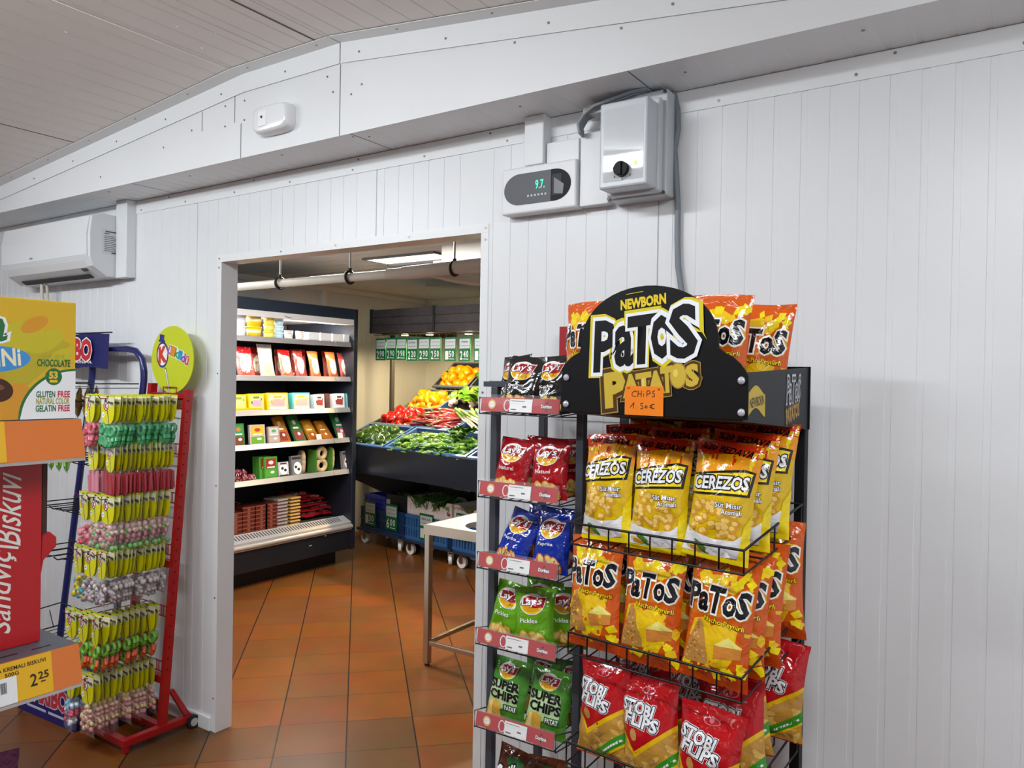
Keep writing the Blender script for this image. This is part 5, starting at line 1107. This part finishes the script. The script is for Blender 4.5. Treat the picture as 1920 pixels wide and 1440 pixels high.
# canopy with planks, lamps
tc_ = thing('produce_canopy', 'dark plank canopy with small warm spotlights above the produce display', 'canopy', PD.at(0, 0), (0, 0, PD.rz))
def tl(s): return -.0185*(s-.3)/1.4
for a_, b_ in ((.318, 1.172), (1.2, 2.9)):
    for k in range(3):
        q = MB(); z0_, z1_ = 1.994+.0715*k, 1.994+.0715*(k+1)-.004
        q.hexa([(a_, -.1, z0_+tl(a_)), (b_, -.1, z0_+tl(b_)), (b_, -.08, z0_+tl(b_)), (a_, -.08, z0_+tl(a_)), (a_, -.1, z1_+tl(a_)), (b_, -.1, z1_+tl(b_)), (b_, -.08, z1_+tl(b_)), (a_, -.08, z1_+tl(a_))]); q.obj('plank', PLANK, tc_, .002)
for x in (.292, 1.173):
    q = MB(); q.box(x, x+.027, -.106, -.08, 1.99+tl(x), 2.212+tl(x)); q.obj('edge_post', mat('#1c1b1d', .5), tc_)
q = MB(); q.box(.295, 2.9, -.079, .95, 2.13, 2.15); q.obj('top_panel', mat('#2a282a', .5), tc_)
q = MB(); q.box(.292, .318, -.08, .95, 1.99, 2.2); q.obj('side_board', mat('#2a282a', .5), tc_)
q = MB(); q.box(.32, 2.9, .02, .09, 1.985, 2.02); q.obj('lamp_rail', mat('#3a2620', .5), tc_)
for i, s in enumerate((.608, .953, 1.451, 1.8, 2.2)):
    q = MB(); q.lathe([(.03, .006), (.032, -.002), (.026, -.004), (1e-5, -.0045)], 16); q.obj('spot_lamp', mat('#ffe9b8', .4, emis=14), tc_, loc=(s, .055, 1.979+tl(s)))
    p = PD.at(s, .055, 1.95); spot('canopy_spot_light', p, PD.at(s-.02, .1+.1*(i % 2), 1.2), 52, (1, .76, .42), 172, .25, .03)
rail = MB(); rail.tube([(.36, -.1, 1.972), (2.8, -.1, 1.94)], .004, 6); rail.obj('sign_rail', mat('#26302a', .5), tc_)
# green price boards
GRNB = mat('#0f6b3a', .4)
SB = [(.388, .542, 'leftmost', '2', '90'), (.543, .69, 'second', '2', '90'), (.692, .835, 'third', '2', '98'), (.839, .987, 'fourth', '2', '20'), (.997, 1.146, 'fifth', '2', '90'), (1.148, 1.29, 'sixth', '2', '50'), (1.332, 1.478, 'seventh', '1', '50'), (1.509, 1.65, 'eighth', '2', '40'), (1.688, 1.83, 'ninth', '1', '60')]
def board(name, fr, s0, s1, d, z0, z1, big, small, lines, lab, cat='price board', grp=None, lean=0):
    w, h = s1-s0, z1-z0; t = thing(name, lab, cat, fr.at(s0, d, z0), (R(lean), 0, fr.rz), grp)
    bd = MB().box(0, w, 0, .004, 0, h).obj('board', GRNB, t)
    a = Art(); a.rect(w*.06, w*.94, h*.53, h*.92, 0, 1); 
    for i, L_ in enumerate(lines):
        if L_: a.text(L_, w*.5, h*(.8-.16*i), w*min(.8, .13*len(L_)), h*.075, 2, 2, .02)
        else: a.line((w*.14, h*(.8-.16*i)), (w*.86, h*(.8-.16*i)), h*.028, 3, 2)
    a.text(big, w*.22, h*.25, w*.2, h*.34, 1, 2, .02); a.text(small[0], w*.5, h*.3, w*.17, h*.25, 1, 2, .02); a.text(small[1], w*.74, h*.3, w*.17, h*.25, 1, 2, .02); a.line((w*.4, h*.1), (w*.84, h*.09), h*.03, 1, 2)
    q = MB(); a.flat(q, (0, -.0003, 0), (1, 0, 0), (0, 0, 1), 1, .0004); q.obj('print', [mat('#c9cfd0', .5), mat('#e6efe8', .5), mat('#3a4a44', .5), mat('#8f9a98', .5)], bd, fix=False)
    if lean == 0 and cat == 'price board' and 'hanging' in lab:
        for x in (.02, w-.02):
            q = MB(); q.tube([(x, .002, h), (x, .002, h+.03)], .0015, 5); q.obj('hook', mat('#5a6660', .4), t)
for s0, s1, nth, b, sm in SB:
    zt = 1.947-.0195*(s0-.39)/1.25-.002*((s0*100) % 3)
    board('price_board', PD, s0, s1-.003, -.104, zt-.198, zt, b, sm, ['', ''] if nth not in ('fourth', 'eighth') else (['SUPER', ''] if nth == 'fourth' else ['PREI', '']), 'green price board hanging %s from the left under the canopy' % nth)
# ---- trays
def tray_mesh(w, d, h, col, col2):
    q = MB(); tk = .008
    o = [(-w/2, 0), (w/2, 0), (w/2, d), (-w/2, d)]
    def ring(inset, z): return [(x+(inset if x < 0 else -inset), y+(inset if y == 0 else -inset), z) for x, y in o]
    A_, B_, C_, D_ = ring(.02, 0), ring(0, h), ring(.018, h), ring(.032, .012)
    q.add(A_+B_, [(0, 1, 5, 4), (1, 2, 6, 5), (2, 3, 7, 6), (3, 0, 4, 7), (3, 2, 1, 0)], 0); q.add(B_+C_, [(0, 1, 5, 4), (1, 2, 6, 5), (2, 3, 7, 6), (3, 0, 4, 7)], 1); q.add(C_+D_, [(4, 5, 1, 0), (5, 6, 2, 1), (6, 7, 3, 2), (7, 4, 0, 3), (4, 5, 6, 7)], 0)
    q.box(-w/2-.003, w/2+.003, -.006, 0, h-.022, h-.001, 1)
    for i in range(7): x = -w/2+.05+(w-.1)*i/6; q.box(x-.003, x+.003, -.005, .012, .03, h-.022, 1)
    return q.mesh('tray_mesh', [mat(col, .4), mat(col2, .4)], fix=False)
TB, TK = tray_mesh(.58, .375, .1, '#1b3a66', '#3c5f8e'), tray_mesh(.5, .375, .1, '#23272f', '#565b66')
TILT = {3: (-.42, 1.012, R(24)), 2: (-.065, 1.168, R(22)), 1: (.285, 1.307, R(27)), 0: (.655, 1.512, R(40))}
def tray_at(row, s, me, lab, w=None):
    d, z, tl_ = TILT[row]; h = .1
    o = inst('produce_tray', me, lab, 'produce tray', PD.at(s, d+h*math.sin(tl_), z-h*math.cos(tl_)), (tl_, 0, PD.rz)); 
    if w: o.scale = (w, 1, 1)
    o.scale = (1, 1, 1); Mr = o.matrix_basis.copy(); o.scale = (w or 1, 1, 1)
    return Mr
def inside(M, x, y, z): return M @ Vector((x, y, z))
# ---- vegetables
def pepper_mesh(c1, c2, seed):
    rd = random.Random(seed); q = MB(); p = rd.uniform(0, 6)
    prof = [(1e-5, -.036), (.014, -.04), (.026, -.034), (.033, -.018), (.038, .006), (.038, .024), (.03, .036), (.016, .038), (.008, .03), (1e-5, .03)]
    q.lathe(prof, 20, 0, fn=lambda t, z: 1+.1*math.cos(4*t+p)*(1 if z < .03 else .5)+.03*math.sin(2*t))
    q.tube([(0, 0, .028), (.003, 0, .044), (.008, .002, .054)], [.006, .0045, .0055], 7, 1)
    return q.mesh('pepper_mesh', [mat(c1, .22, 0, .4), mat(c2, .5)], fix=False)
def chili_mesh(c1, c2, L, r, seed):
    rd = random.Random(seed); b = rd.uniform(.2, .6)*rd.choice((-1, 1)); q = MB(); n = 9; pts = []; rs = []
    for i in range(n): f = i/(n-1); pts.append((L*(f-.5), b*L*.35*(f-.4)**2, .004*math.sin(f*5))); rs.append(r*(.75+.5*math.sin(min(1, f*1.6)*2.2))*(1-f**3)+.0012)
    q.tube(pts, rs, 9, 0); q.tube([pts[0], (pts[0][0]-.012, pts[0][1]+.002, .003), (pts[0][0]-.03, pts[0][1]+.004, .008)], [r*.7, .003, .0025], 6, 1)
    return q.mesh('chili_mesh', [mat(c1, .25, 0, .4), mat(c2, .5)], fix=False)
def pile(name, mes, M, nx, ny, layers, w, d, z0, dz, lab, cat, grp, rnd, sc=1., up=True, jit=.012, drop=0., mound=.022):
    rd = random.Random(hash_(grp)); k = 0
    for l in range(layers):
        mx, my = nx-l, ny-l
        for i in range(mx):
            for j in range(my):
                if drop and rd.random() < drop: continue
                x = (i+.5-mx/2)*w/nx+rd.uniform(-jit, jit); y = d*.58+(j+.5-my/2)*d/ny+rd.uniform(-jit, jit); z = z0+l*dz+rd.uniform(0, .01)+mound*(1-(2*x/w)**2)
                rot = M.to_euler(); e = (rd.uniform(0, 6.3), rd.uniform(-1.2, 1.2), rd.uniform(0, 6.3)) if not rnd else (rnd[0]+rd.uniform(-.35, .35), rd.uniform(-.3, .3), rnd[1]+rd.uniform(-rnd[2], rnd[2]))
                s_ = sc*rd.uniform(.88, 1.12); inst(name, mes[k % len(mes)], lab, cat, inside(M, x, y, z), e, grp, (s_, s_, s_)); k += 1
YP = [pepper_mesh('#cc7a02', '#4a7a2a', i) for i in range(2)]; RP = [pepper_mesh('#98100a', '#3f6a2a', i+4) for i in range(2)]; GP_ = [pepper_mesh('#2a4512', '#4a6a22', i+8) for i in range(2)]
RC_ = [chili_mesh('#6e0c10', '#3a5a22', .17, .0145, i) for i in range(3)]; GC = [chili_mesh(c, '#5a8a2a', .14, .013, i+5) for i, c in enumerate(('#2f5512', '#44701a', '#688a26', '#244610'))]
M0 = tray_at(0, .545, TK, 'dark produce tray of yellow peppers on the highest tier'); pile('yellow_pepper', YP, M0, 4, 3, 2, .4, .28, .045, .055, 'yellow bell pepper in the tray on the highest tier', 'pepper', 'yellow peppers on the highest tier', None, 1.35)
M0b = tray_at(0, 1.075, TK, 'dark produce tray of green leaves on the highest tier')
M0c = tray_at(0, 1.605, TK, 'dark produce tray at the right of the highest tier')
M1 = tray_at(1, .535, TK, 'dark produce tray of yellow peppers on the second tier', 1.0); pile('yellow_pepper', YP, M1, 5, 3, 2, .42, .28, .045, .055, 'yellow bell pepper in the tray on the second tier', 'pepper', 'yellow peppers on the second tier', None, 1.3)
M1b = tray_at(1, 1.075, TB, 'dark produce tray of leafy radish bunches on the second tier')
M1c = tray_at(1, 1.67, TB, 'dark produce tray at the right of the second tier')
M2 = tray_at(2, .545, TK, 'dark produce tray of red bell peppers on the third tier', 1.06); pile('red_pepper', RP, M2, 5, 4, 2, .45, .3, .04, .048, 'red bell pepper in the tray on the third tier', 'pepper', 'red peppers on the third tier', None, 1.2)
M2b = tray_at(2, 1.1, TB, 'blue produce tray of long red chilies on the third tier'); pile('red_chili', RC_, M2b, 5, 8, 3, .46, .32, .05, .024, 'long dark red chili in the tray on the third tier', 'chili', 'red chilies on the third tier', (0, .2, .7), 1.25)
M2c = tray_at(2, 1.69, TB, 'blue produce tray of leeks on the third tier')
M3 = tray_at(3, .6, TB, 'blue produce tray of dark green bell peppers on the front tier', 1.13); pile('green_pepper', GP_, M3, 6, 4, 2, .54, .3, .035, .045, 'dark green bell pepper in the front tier tray', 'pepper', 'green bell peppers on the front tier', None, 1.25)
M3b = tray_at(3, 1.45, TB, 'wide blue produce tray of long green peppers on the front tier', 1.72); pile('green_chili', GC, M3b, 11, 9, 3, .86, .26, .045, .024, 'long green pepper in the front tier tray', 'pepper', 'long green peppers on the front tier', (0, .5, 1.4), 1.15)
M3c = tray_at(3, 2.26, TB, 'blue produce tray at the right end of the front tier')
def leaf_bunch(seed, c1, c2, stalk, bulb=None, n=16, L=.16):
    rd = random.Random(seed); q = MB()
    for k in range(n):
        a = rd.uniform(-.9, .9); e = rd.uniform(.2, .9); ln = L*rd.uniform(.7, 1.1); d = Vector((math.sin(a)*math.cos(e), math.cos(a)*math.cos(e), math.sin(e)))
        s_ = d.cross(Vector((0, 0, 1))).normalized(); up = s_.cross(d); P = []; w = rd.uniform(.02, .034)
        for i in range(6):
            f = i/5; p = d*ln*(.25+.75*f)+Vector((0, 0, -.06*f*f))+up*.008*math.sin(f*6+k); ww = w*math.sin(math.pi*min(1, .12+.88*f))**.7; P += [p-s_*ww+up*.006, p, p+s_*ww+up*.006]
        fs = []
        for i in range(5): b = i*3; fs += [(b, b+1, b+4, b+3), (b+1, b+2, b+5, b+4)]
        q.add(P, fs, k % 2, True); q.tube([(0, 0, .01), tuple(d*ln*.3)], .003, 5, 2)
    if bulb:
        for k in range(7): q.ball((rd.uniform(-.05, .05), -.03+rd.uniform(-.025, .02), rd.uniform(0, .03)), rd.uniform(.016, .021), 3, 9, 6)
    return q.mesh('bunch_mesh', [mat(c1, .45), mat(c2, .45), mat(stalk, .5), mat(bulb or '#e8dcc8', .4)], fix=False)
RB = [leaf_bunch(i, '#4a7818', '#688f26', '#a8b070', '#e6c8b4') for i in range(2)]
for i, (x, y) in enumerate(((-.16, .12), (-.05, .2), (.06, .11), (.17, .2), (.2, .1))): inst('radish_bunch', RB[i % 2], 'bunch of pale radishes with bright green leaves on the second tier', 'radish bunch', inside(M1b, x, y, .1), (R(20), 0, R(-10+25*i)), 'radish bunches on the second tier', (1.25,)*3)
LB = [leaf_bunch(i+7, '#2f5a14', '#4e7c22', '#98a860') for i in range(2)]
for i in range(6): inst('lettuce_bunch', LB[i % 2], 'bunch of green leaves in the right hand tray of the highest tier', 'greens', inside(M0b, -.18+.07*i, .1+.1*(i % 2), .09), (R(25), 0, R(30*i)), 'green bunches on the highest tier')
q = MB(); q.tube([(0, -.15, 0), (0, .0, .004), (0, .1, 0)], [.011, .01, .011], 9, 0); q.tube([(0, .1, 0), (.003, .2, .01)], [.011, .014], 7, 1)
for k in range(3): q.tube([(0, -.15, 0), (.006*(k-1), -.18, -.004*k)], .0012, 4, 0)
LK = q.mesh('leek_mesh', [mat('#e2dab8', .4), mat('#6a8a3a', .5)], fix=False)
rd = random.Random(4)
for i in range(12): inst('leek', LK, 'pale leek lying in the third tier tray next to the chilies', 'leek', inside(M2c, -.24+.04*(i % 6)+rd.uniform(-.01, .01), .17+rd.uniform(-.02, .02), .08+.026*(i//6)), (R(22), 0, R(rd.uniform(50, 100))), 'leeks on the third tier', (1.1,)*3)
for i in range(8): inst('lettuce_bunch', LB[i % 2], 'dark green leafy bunch beside the long green peppers on the front tier', 'greens', inside(M3b, .18+.045*(i % 4), .2+.06*(i//4), .14), (R(25), 0, R(40*i)), 'green bunches on the front tier', (.7,)*3)
ON = MB(); ON.lathe([(1e-5, -.034), (.02, -.03), (.036, -.008), (.034, .014), (.014, .03), (.005, .042), (1e-5, .044)], 16); ON = ON.mesh('onion_mesh', [mat('#d8b490', .35)], fix=False)
for i in range(6): inst('onion', ON, 'pale onion in the blue tray at the right end of the front tier', 'onion', inside(M3c, -.23+.075*(i % 3), .1+.08*(i//3), .08), (.3*i, .2*i, i), 'onions on the front tier')
# ---- crates on dollies beneath
def crate(w, d, h, col, slots=True):
    q = MB(); tk = .012
    q.box(-w/2, w/2, 0, d, 0, .012)
    for x0, x1, y0, y1 in ((-w/2, w/2, 0, tk), (-w/2, w/2, d-tk, d), (-w/2, -w/2+tk, tk, d-tk), (w/2-tk, w/2, tk, d-tk)): q.box(x0, x1, y0, y1, .012, h)
    for z in (.02, h*.5, h-.02): q.box(-w/2-.006, w/2+.006, -.007, 0, z-.008, z+.008, 1)
    for x in (-w/2+.01, -w*.25, 0, w*.25, w/2-.01): q.box(x-.007, x+.007, -.006, 0, .01, h, 1)
    if slots:
        for i in range(14): x = -w*.42+w*.84*i/13; q.box(x-.004, x+.004, -.001, .0, h*.56, h*.88, 2); q.box(x-.004, x+.004, -.001, 0, h*.14, h*.42, 2)
    return q.mesh('crate_mesh', [mat(col, .4), mat(col, .35), mat('#16263e', .5)], fix=False)
CB, CD = crate(.56, .38, .225, '#3a6ea8'), crate(.3, .38, .225, '#22406a', False)  # narrow crate: shade under the display is put into its darker blue
def dolly(s, w, lab):
    t = thing('crate_dolly', lab, 'dolly', PD.at(s, 0), (0, 0, PD.rz))
    q = MB(); q.box(-w/2, w/2, 0, .03, .128, .152); q.box(-w/2, w/2, .37, .4, .128, .152); q.box(-w/2, -w/2+.03, .03, .37, .128, .152); q.box(w/2-.03, w/2, .03, .37, .128, .152); q.box(-w/2+.03, w/2-.03, .185, .215, .13, .15); q.obj('deck_frame', mat('#26324a', .45), t, .003)
    for x, y, a_ in ((-w/2+.055, .07, 35), (w/2-.07, .07, -20), (-w/2+.06, .34, 10), (w/2-.06, .34, 60)):
        q = MB(); q.cyl((-.014, 0, .05), (.014, 0, .05), .05, 22); q.cyl((-.016, 0, .05), (.016, 0, .05), .018, 12, 1)
        wh = q.obj('caster', [mat('#d8d4cc', .4), mat('#8a8880', .4)], t, .004, loc=(x, y, 0), rot=(0, 0, R(a_+60)))
        q = MB(); q.box(-.024, -.018, -.02, .02, .045, .112); q.box(.018, .024, -.02, .02, .045, .112); q.box(-.024, .024, -.024, .024, .108, .127); q.obj('fork', STEEL, wh)
dolly(.315, .665, 'blue crate dolly with white casters at the left under the produce display'); dolly(1.0, .66, 'blue crate dolly with white casters in the middle under the produce display'); dolly(1.68, .66, 'blue crate dolly behind the steel table under the produce display')
def C(me, nm, s, d, z, lab, sc=None): return inst(nm, me, lab, 'crate', PD.at(s, d, z), (0, 0, PD.rz), None, sc)
C(crate(.36, .38, .21, '#1e3c68', False), 'blue_crate', .225, .01, .153, 'blue crate, darkened as in shade, at the left end of the first dolly')  # darker blue paints in the shadow on the first dolly
C(CD, 'blue_crate', .552, .01, .153, 'blue crate, darkened as in shade, behind the 6.00 price board')
C(CB, 'blue_crate', 1.0, .01, .153, 'bright blue crate in the middle, under the white crate of herbs'); C(CB, 'blue_crate', 1.63, .01, .153, 'bright blue crate at the right behind the steel table')
C(crate(.32, .36, .12, '#2a36c0', True), 'blue_crate', .25, .02, .365, 'vivid blue small crate stacked at the far left')
t = thing('black_crate', 'black plastic crate stacked between the vivid blue and white crates', 'crate', PD.at(.575, .02, .38), (0, 0, PD.rz))
q = MB(); q.box(-.16, .16, 0, .35, 0, .012); q.box(-.16, .16, 0, .01, 0, .14); q.box(-.16, .16, .34, .35, 0, .14); q.box(-.16, -.15, .01, .34, 0, .14); q.box(.15, .16, .01, .34, 0, .14); q.obj('body', mat('#181b22', .4), t, .004)
q = MB(); q.box(-.155, -.1, -.0015, -.0005, .0, .09); q.obj('label', paper('#c8ccd4'), t)
def white_crate(s, w, lab, sticker):
    t = thing('white_crate', lab, 'crate', PD.at(s, .0, .381), (0, 0, PD.rz)); h = .155
    prof = [(-w/2, 0), (w/2, 0), (w/2, h), (w/2-.06, h), (w/2-.09, h-.04), (w/2-.16, h-.045), (.14, h-.06), (.09, h-.06), (.06, h-.02), (-.04, h-.015), (-.07, h-.05), (-.14, h-.055), (-w/2+.1, h-.03), (-w/2+.06, h), (-w/2, h)]
    prof = [p for i, p in enumerate(prof) if i < 2 or -w/2 <= p[0] <= w/2]
    q = MB(); q.prism(prof, 0, .012); q.prism(prof, .368, .38); q.box(-w/2, -w/2+.012, .012, .368, 0, h); q.box(w/2-.012, w/2, .012, .368, 0, h); q.box(-w/2, w/2, 0, .38, 0, .01)
    for i in range(9): x = -w/2+.04+(w-.08)*i/8; q.box(x-.003, x+.003, -.003, 0, .01, h*.6)
    q.obj('body', mat('#e6dcd6', .45), t)
    if sticker:
        a = Art(); a.ell(w/2-.05, .11, .025, .016, 0, 1, 14, .4); a.ell(w/2-.035, .06, .022, .014, 1, 1, 14); a.ell(w/2-.04, .085, .03, .006, 0, 1, 12, .8); q = MB(); a.flat(q, (0, -.0035, 0), (1, 0, 0), (0, 0, 1)); q.obj('sticker', [mat('#6a9a48', .5), mat('#b03850', .5)], t, fix=False)
white_crate(1.045, .59, 'white foam crate full of dark green herbs', True); white_crate(1.66, .58, 'white foam crate of pale greens at the right behind the table', True)
def herb(seed, c1, c2, n, L):
    rd = random.Random(seed); q = MB()
    for k in range(n):
        x = rd.uniform(-.09, .09); y = rd.uniform(-.05, .05); a = rd.uniform(-.7, .7); p0 = Vector((x, y, 0)); p1 = p0+Vector((math.sin(a)*L*.5, rd.uniform(-.05, .02), L*.5)); p2 = p1+Vector((math.sin(a)*L*.6, rd.uniform(-.06, 0), L*.15)); q.tube([p0, p1, p2], [.0022, .003, .001], 4, k % 2)
    return q.mesh('herb_mesh', [mat(c1, .5), mat(c2, .5)], fix=False)
HB = [herb(i, '#2c5a1a', '#44782a', 70, .12) for i in range(2)]; HB2 = [herb(i+5, '#7f8a3a', '#a8a860', 60, .1) for i in range(2)]
for i in range(8): inst('herb_bunch', HB[i % 2], 'bunch of dark green herbs in the white foam crate', 'herbs', PD.at(.83+.07*(i % 6), .07+.14*(i//6)+.03*(i % 2), .46), (R(-14), 0, R(30*i)), 'herb bunches in the white crate', (1.2, 1.2, .95))
for i in range(6): inst('herb_bunch', HB2[i % 2], 'bunch of pale olive greens in the right white crate', 'herbs', PD.at(1.46+.07*i, .08+.05*(i % 2), .44), (R(-14), 0, R(40*i)), 'olive greens in the right white crate', (1.1, 1.1, .9))
for i in range(3): inst('herb_bunch', HB[i % 2], 'few green stalks lying in the black crate', 'herbs', PD.at(.53+.05*i, .1+.06*i, .46), (R(-30), R(20), R(50*i)), 'stalks in the black crate', (.6,)*3)
board('price_board', PD, .131, .297, -.012, .2, .425, '1', '30', ['', None], 'green 1.30 price board leaning on the leftmost crate')
board('price_board', PD, .45, .622, -.012, .2, .435, '6', '00', ['', ''], 'green 6.00 price board leaning on the second crate')
board('price_board', PD, .935, 1.115, -.012, .185, .412, '1', '50', ['BELLE', ''], 'green price board half hidden behind the steel table leg')
board('price_board', PD, 1.41, 1.58, -.012, .252, .475, '1', '20', ['COURGETTE', None], 'green price board seen under and through the steel table')
# ================================================================ steel table with a round opening
TX, TY, TZ = -2.785, 1.165, .782
t = thing('steel_table', 'stainless steel table with a round cut-out just inside the doorway', 'table', (TX, TY, 0))
TS = mat('#b7aea2', .3, 1.); TW, TD = 1.05, .62
q = MB(); cxh, cyh, rh = .33, .21, .165; n = 48; outer = []
for k in range(n):
    th = 2*math.pi*k/n; c, s_ = math.cos(th), math.sin(th); m_ = min((TW-cxh)/c if c > 1e-6 else 1e9, -cxh/c if c < -1e-6 else 1e9, (TD-cyh)/s_ if s_ > 1e-6 else 1e9, -cyh/s_ if s_ < -1e-6 else 1e9); outer.append((cxh+c*m_, cyh+s_*m_))
for cx_, cy_ in ((0, 0), (TW, 0), (TW, TD), (0, TD)):
    i = min(range(n), key=lambda k: (outer[k][0]-cx_)**2+(outer[k][1]-cy_)**2); outer[i] = (cx_, cy_)
inner = [(cxh+rh*math.cos(2*math.pi*k/n), cyh+rh*math.sin(2*math.pi*k/n)) for k in range(n)]
vs = [(x, y, TZ) for x, y in outer]+[(x, y, TZ) for x, y in inner]+[(x, y, TZ-.03) for x, y in inner]
q.add(vs, [(k, (k+1) % n, n+(k+1) % n, n+k) for k in range(n)]+[(n+k, n+(k+1) % n, 2*n+(k+1) % n, 2*n+k) for k in range(n)])
q.obj('table_top', mat('#dcdcdc', .38, .7), t, fix=False)
q = MB(); q.box(-.004, TW+.004, -.004, .0, TZ-.052, TZ+.002); q.box(-.004, 0, 0, TD, TZ-.052, TZ+.002); q.box(TW, TW+.004, 0, TD, TZ-.052, TZ+.002); q.box(-.004, TW+.004, TD, TD+.004, TZ-.052, TZ+.002); q.obj('apron', TS, t)
for x, y in ((0, 0), (TW-.035, 0), (0, TD-.035), (TW-.035, TD-.035)):
    l_ = MB().box(x, x+.035, y, y+.035, .012, TZ-.005).obj('leg', TS, t, .003)
    q = MB(); q.cyl((x+.0175, y+.0175, 0), (x+.0175, y+.0175, .013), .014, 14); q.obj('foot_cap', mat('#1a1a1c', .5), l_)
q = MB(); q.box(.035, TW-.035, .006, .028, .115, .14); q.box(.035, TW-.035, TD-.028, TD-.006, .115, .14); q.box(.006, .028, .035, TD-.035, .115, .14); q.box(TW-.028, TW-.006, .035, TD-.035, .115, .14); q.obj('lower_rail', TS, t, .003)
# ================================================================ pipework, unit cooler, lamp glow on the ceiling
t = thing('drain_pipe', 'cream drain pipe hung from the cold room ceiling by threaded rods', 'pipe', (0, .6, 2.086))
PV = mat('#d9d2c2', .35)
q = MB(); q.tube([(-5.74, 0, -.006), (-2.3, 0, .0)], .021, 14); q.obj('pipe', PV, t)
q = MB(); q.cyl((-2.56, 0, 0), (-2.46, 0, 0), .026, 14); q.cyl((-2.46, 0, 0), (-2.2, 0, .004), .03, 14); q.cyl((-2.2, 0, .004), (-1.75, 0, .012), .03, 14); q.tube([(-2.32, .0, 0), (-2.2, .07, -.03), (-2.1, .13, -.045)], .024, 12); q.obj('coupling', mat('#cfc3b4', .4), t)
for x in (-3.336, -2.815, -2.16):
    q = MB(); q.cyl((x, 0, .03), (x, 0, ZC2-2.0865), .005, 8); r_ = q.obj('hanger_rod', STEEL, t)
    q = MB(); q.tube([(x, .03*math.cos(2*math.pi*k/16), .03*math.sin(2*math.pi*k/16)) for k in range(17)], .007, 8, 0, False); q.cyl((x, 0, .026), (x, 0, .045), .009, 10); q.obj('clamp', mat('#35322e', .4, .6), r_)
t = thing('unit_cooler', 'white unit cooler hung from the cold room ceiling near the door corner', 'cooling unit', (0, 0, 0))
q = MB(); q.box(-3.15, -2.2, 1.72, 2.15, 2.335, 2.468); q.box(-3.17, -2.18, 1.66, 2.2, 2.305, 2.335); q.obj('casing', mat('#aea599', .5), t, .006)
t = thing('ceiling_glow', 'glowing panel for the lamp glow on the ribbed cold room ceiling', 'lamp', (0, 0, 0))
q = MB(); q.box(-4.13, -3.45, 2.27, 2.3, 2.44, 2.469); q.box(-4.13, -3.45, 2.0, 2.03, 2.455, 2.469); q.box(-4.13, -4.12, 2.03, 2.27, 2.455, 2.469); q.box(-3.46, -3.45, 2.03, 2.27, 2.455, 2.469); q.obj('frame', mat('#6a6a6c', .4), t)
q = MB(); q.box(-4.12, -3.46, 2.03, 2.27, 2.458, 2.467)
q.obj('glow_panel', mat('#fff8ee', .5, emis=3.2), t)  # emission stands in for light falling on the ribbed ceiling
q = MB()
for i in range(7): q.box(-4.12, -3.46, 2.05+.034*i, 2.054+.034*i, 2.455, 2.458)
q.obj('rib', mat('#8f8f90', .5), t)
tag(MB().box(-5.749, -5.72, 3.08, 3.125, 1.6, 2.42).obj('conduit', mat('#e0ddd6', .4)), 'white vertical conduit on the cold room wall above the cabinet', 'conduit')
q = MB(); q.cyl((-5.3, 2.6, 2.46), (-5.3, 2.6, 2.4), .012, 10); q.cyl((-5.34, 2.6, 2.445), (-5.26, 2.6, 2.445), .008, 10); tag(q.obj('sprinkler', mat('#4a4640', .4, .7)), 'small dark fitting on the cold room ceiling above the cabinet', 'fitting')
# ================================================================ repeats share a group phrase
GROUPS = {'nacho_bag': 'orange nacho bags on the black rack', 'corn_puff_bag': 'corn puff bags in the top basket', 'peanut_flips_bag': 'red flips bags in the lowest basket', 'ketchup_crisp_bag': 'black crisp bags on the top shelf', 'natural_crisp_bag': 'red crisp bags on the second shelf',
          'paprika_crisp_bag': 'blue crisp bags on the third shelf', 'pickle_crisp_bag': 'lime green crisp bags on the fourth shelf', 'ridged_crisp_bag': 'green ridged crisp bags on the fifth shelf', 'grill_crisp_bag': 'brown crisp bags on the lowest shelf', 'cable_duct': 'white cable ducts on the wall',
          'gummy_bag': 'green candy bags on the blue rack', 'price_ticket': 'price tickets on the orange rails', 'cream_tub': 'tubs on the top cabinet shelf', 'spread_jar': 'jars on the top cabinet shelf', 'cheese_box': 'white boxes on the top cabinet shelf', 'deli_bag': 'deli bags on the second cabinet shelf',
          'sliced_meat_pack': 'meat packs on the third cabinet shelf', 'sausage_pack': 'sausage packs in the cabinet', 'price_card': 'white price cards in the cabinet', 'sucuk_pack': 'silver and white packs on the fifth cabinet shelf', 'ring_sausage': 'ring sausages on the fifth cabinet shelf', 'shelf_divider': 'green dividers on the fifth cabinet shelf',
          'price_board': 'green price boards of the produce display', 'produce_tray': 'produce trays on the slanted display', 'crate_dolly': 'dollies under the produce display', 'blue_crate': 'blue crates under the produce display', 'white_crate': 'white foam crates under the produce display'}
for o in list(S.objects):
    k = o.name.split('.')[0]
    if o.parent is None and k in GROUPS and o.get('category') and not o.get('group'): o['group'] = GROUPS[k]
